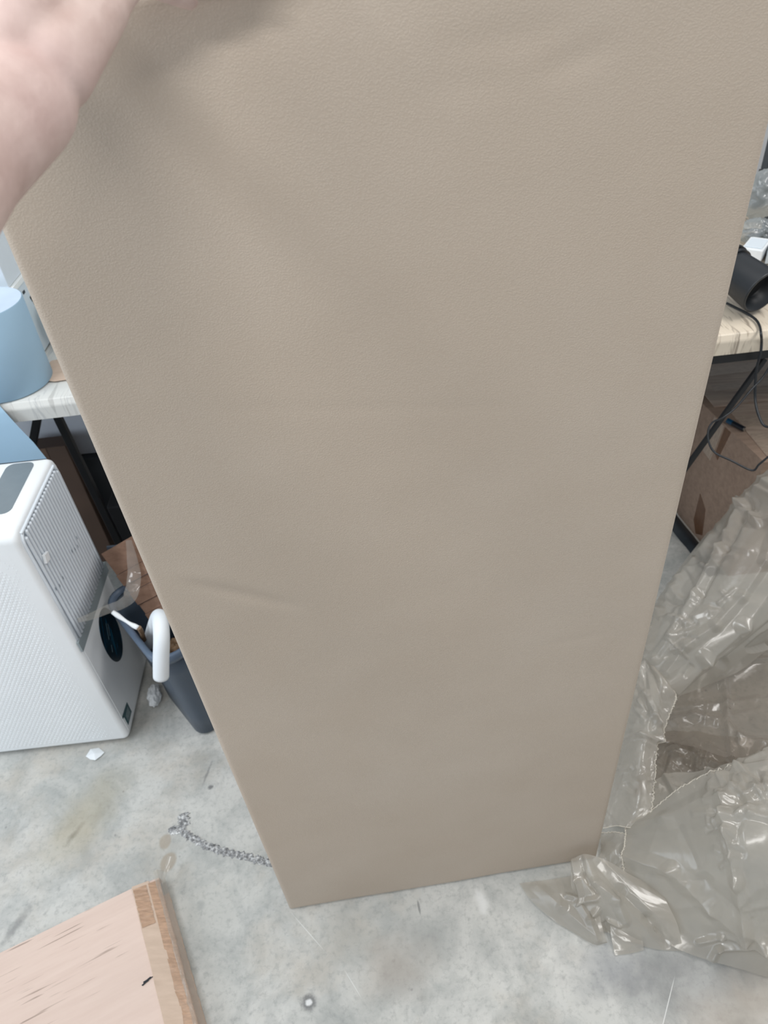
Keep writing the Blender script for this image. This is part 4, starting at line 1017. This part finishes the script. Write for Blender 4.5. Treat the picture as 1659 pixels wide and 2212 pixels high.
    # big front sheet with a torn upper edge
    E_ = [[(1352, 1790, .045), (1420, 1742, .075), (1480, 1700, .11), (1545, 1668, .155), (1610, 1645, .19), (1690, 1600, .22), (1790, 1560, .2)],
          [(1350, 1815, .055), (1420, 1785, .10), (1490, 1755, .15), (1550, 1735, .20), (1620, 1715, .235), (1700, 1690, .25), (1800, 1660, .22)],
          [(1348, 1850, .05), (1420, 1835, .10), (1495, 1825, .15), (1560, 1820, .195), (1630, 1810, .225), (1710, 1800, .23), (1810, 1780, .2)],
          [(1350, 1885, .035), (1425, 1890, .075), (1500, 1895, .12), (1570, 1900, .155), (1640, 1900, .18), (1720, 1900, .18), (1815, 1890, .15)],
          [(1370, 1905, .025), (1440, 1930, .05), (1515, 1950, .08), (1585, 1970, .10), (1655, 1985, .11), (1730, 1990, .11), (1820, 1990, .1)],
          [(1395, 1950, .012), (1450, 1985, .02), (1520, 2015, .03), (1590, 2040, .035), (1660, 2060, .04), (1735, 2075, .04), (1825, 2080, .04)],
          [(1410, 2010, .003), (1455, 2045, .003), (1525, 2070, .003), (1595, 2088, .003), (1665, 2106, .003), (1740, 2120, .003), (1830, 2130, .003)]]
    pf = patch(E_, 210, 190, .009, 1.1, 31.9, (2.6, 1.6), tear=(('t', .007), ('l', .005)), cs=poly([(1560, 1690), (1568, 1760), (1575, 1800), (1592, 1900), (1612, 2022)], .013, 20)
        + poly([(1360, 1780), (1440, 1775), (1540, 1720)], .006, 24) + poly([(1352, 1850), (1450, 1880), (1540, 1960), (1605, 2020)], .009, 24) + poly([(1510, 2034), (1560, 2018), (1612, 2022)], .008, 12) + poly([(1538, 2068), (1552, 2045), (1680, 2030)], .010, 13)
        + poly([(1362, 1936), (1395, 1965), (1415, 2010), (1430, 2055)], .010, 14) + poly([(1610, 1995), (1650, 2030), (1700, 2040)], .012, 20) + poly([(1540, 1700), (1600, 1668), (1690, 1650)], .010, 14) + poly([(1545, 1755), (1600, 1730), (1690, 1720)], -.009, 14)
        + poly([(1550, 1775), (1620, 1760), (1700, 1775)], .008, 12) + poly([(1420, 1890), (1520, 1905), (1590, 1960)], -.006, 26) + scatter(34, 1550, 1690, 1650, 1690, .006, 10, 20, -.2, 30, 41) + scatter(12, 1520, 1760, 1590, 1850, .005, 9, 14, .8, 14, 43) + scatter(8, 1400, 1850, 1640, 2000, .004, 16, 40, .5, 40, 45)); obj('front_sheet', pf, 'film', t, smooth=True); torn(pf, 210, 190, 't', t, 0, .62); torn(pf, 210, 190, 'l', t, 0, .6)
    # standing collar behind the torn edge
    Fm = [[(1400, 1700, .03), (1450, 1672, .055), (1510, 1668, .08), (1580, 1652, .13), (1640, 1628, .17)],
          [(1385, 1735, .03), (1440, 1715, .06), (1500, 1700, .10), (1570, 1690, .15), (1640, 1675, .18)],
          [(1372, 1770, .02), (1430, 1760, .04), (1490, 1755, .06), (1560, 1750, .08), (1640, 1740, .1)]]
    obj('folded_collar', patch(Fm, 110, 70, .008, 1.6, 41.0, (2, 1), cs=poly([(1440, 1680), (1480, 1740)], .01, 10) + scatter(16, 1430, 1710, 1600, 1670, .005, 9, 16, .9, 14, 51)), 'film', t, smooth=True)
    # lower left lobes in front of the panel corner
    G_ = [[(1237, 1856, .058), (1262, 1846, .075), (1292, 1853, .07), (1325, 1868, .06), (1365, 1893, .05), (1420, 1915, .045)],
          [(1234, 1885, .05), (1262, 1885, .065), (1298, 1900, .065), (1335, 1915, .055), (1385, 1935, .05), (1440, 1950, .045)],
          [(1236, 1920, .03), (1268, 1930, .045), (1310, 1948, .05), (1350, 1962, .045), (1405, 1978, .04), (1460, 1990, .035)],
          [(1255, 1950, .01), (1285, 1975, .015), (1325, 1990, .025), (1365, 2005, .03), (1415, 2020, .02), (1470, 2025, .02)],
          [(1262, 1975, .004), (1290, 2005, .004), (1335, 2022, .004), (1380, 2040, .004), (1425, 2052, .003), (1475, 2055, .003)]]
    obj('gathered_fold', patch(G_, 120, 110, .005, 1.4, 51.0, (1.4, 1.8), cs=poly([(1240, 1860), (1248, 1900), (1258, 1938)], .008, 9) + poly([(1256, 1850), (1262, 1890), (1290, 1930)], -.007, 8)
        + poly([(1262, 1850), (1285, 1905), (1330, 1945), (1352, 1990)], .009, 14) + poly([(1228, 1934), (1258, 1942), (1290, 1940)], .008, 9) + poly([(1290, 1870), (1340, 1925), (1400, 1985), (1440, 2035)], -.008, 18)
        + poly([(1262, 1950), (1290, 1965), (1296, 2010)], .009, 12) + poly([(1315, 1985), (1340, 1998)], .007, 8) + scatter(10, 1260, 1960, 1310, 2010, .005, 8, 12, 1.0, 12, 61)), 'film', t, smooth=True)
    H_ = [[(1122, 1908, .003), (1165, 1903, .012), (1205, 1898, .018), (1240, 1893, .022), (1275, 1905, .025)],
          [(1140, 1935, .003), (1175, 1935, .014), (1215, 1935, .02), (1250, 1940, .025), (1290, 1950, .028)],
          [(1165, 1962, .003), (1198, 1965, .012), (1232, 1972, .018), (1265, 1985, .022), (1300, 2000, .022)],
          [(1198, 1990, .003), (1225, 2000, .006), (1255, 2015, .01), (1282, 2028, .012), (1310, 2032, .01)],
          [(1225, 2006, .002), (1250, 2022, .002), (1270, 2034, .002), (1290, 2042, .002), (1312, 2036, .002)]]
    obj('floor_lobe', patch(H_, 90, 80, .003, 1.2, 61.0, (1.4, 1.2), cs=poly([(1160, 1915), (1215, 1960), (1285, 2020)], .005, 16) + poly([(1250, 1950), (1275, 1990), (1290, 2030)], .007, 12) + poly([(1225, 1936), (1260, 1944)], .006, 8) + poly([(1200, 1905), (1215, 1960)], .003, 12)), 'film', t, smooth=True)
    I_ = [[(1318, 1985, .02), (1345, 1998, .022), (1385, 2010, .02)], [(1320, 2020, .01), (1350, 2030, .012), (1388, 2035, .01)], [(1328, 2064, .002), (1358, 2060, .002), (1390, 2052, .002)]]
    obj('floor_tip', patch(I_, 40, 36, .004, 1.8, 71.0, (1, 1)), 'film', t, smooth=True)
    J_ = [[(1300, 1800, .02), (1335, 1800, .035), (1365, 1810, .04)], [(1298, 1830, .012), (1330, 1845, .03), (1362, 1850, .035)], [(1295, 1855, .006), (1328, 1880, .015), (1360, 1892, .02)]]
    pf = patch(J_, 40, 40, .006, 2.5, 81.0, (1, 1), tear=(('t', .004), ('b', .004))); obj('corner_scrap', pf, 'film', t, smooth=True); torn(pf, 40, 40, 't', t); torn(pf, 40, 40, 'b', t)
film()
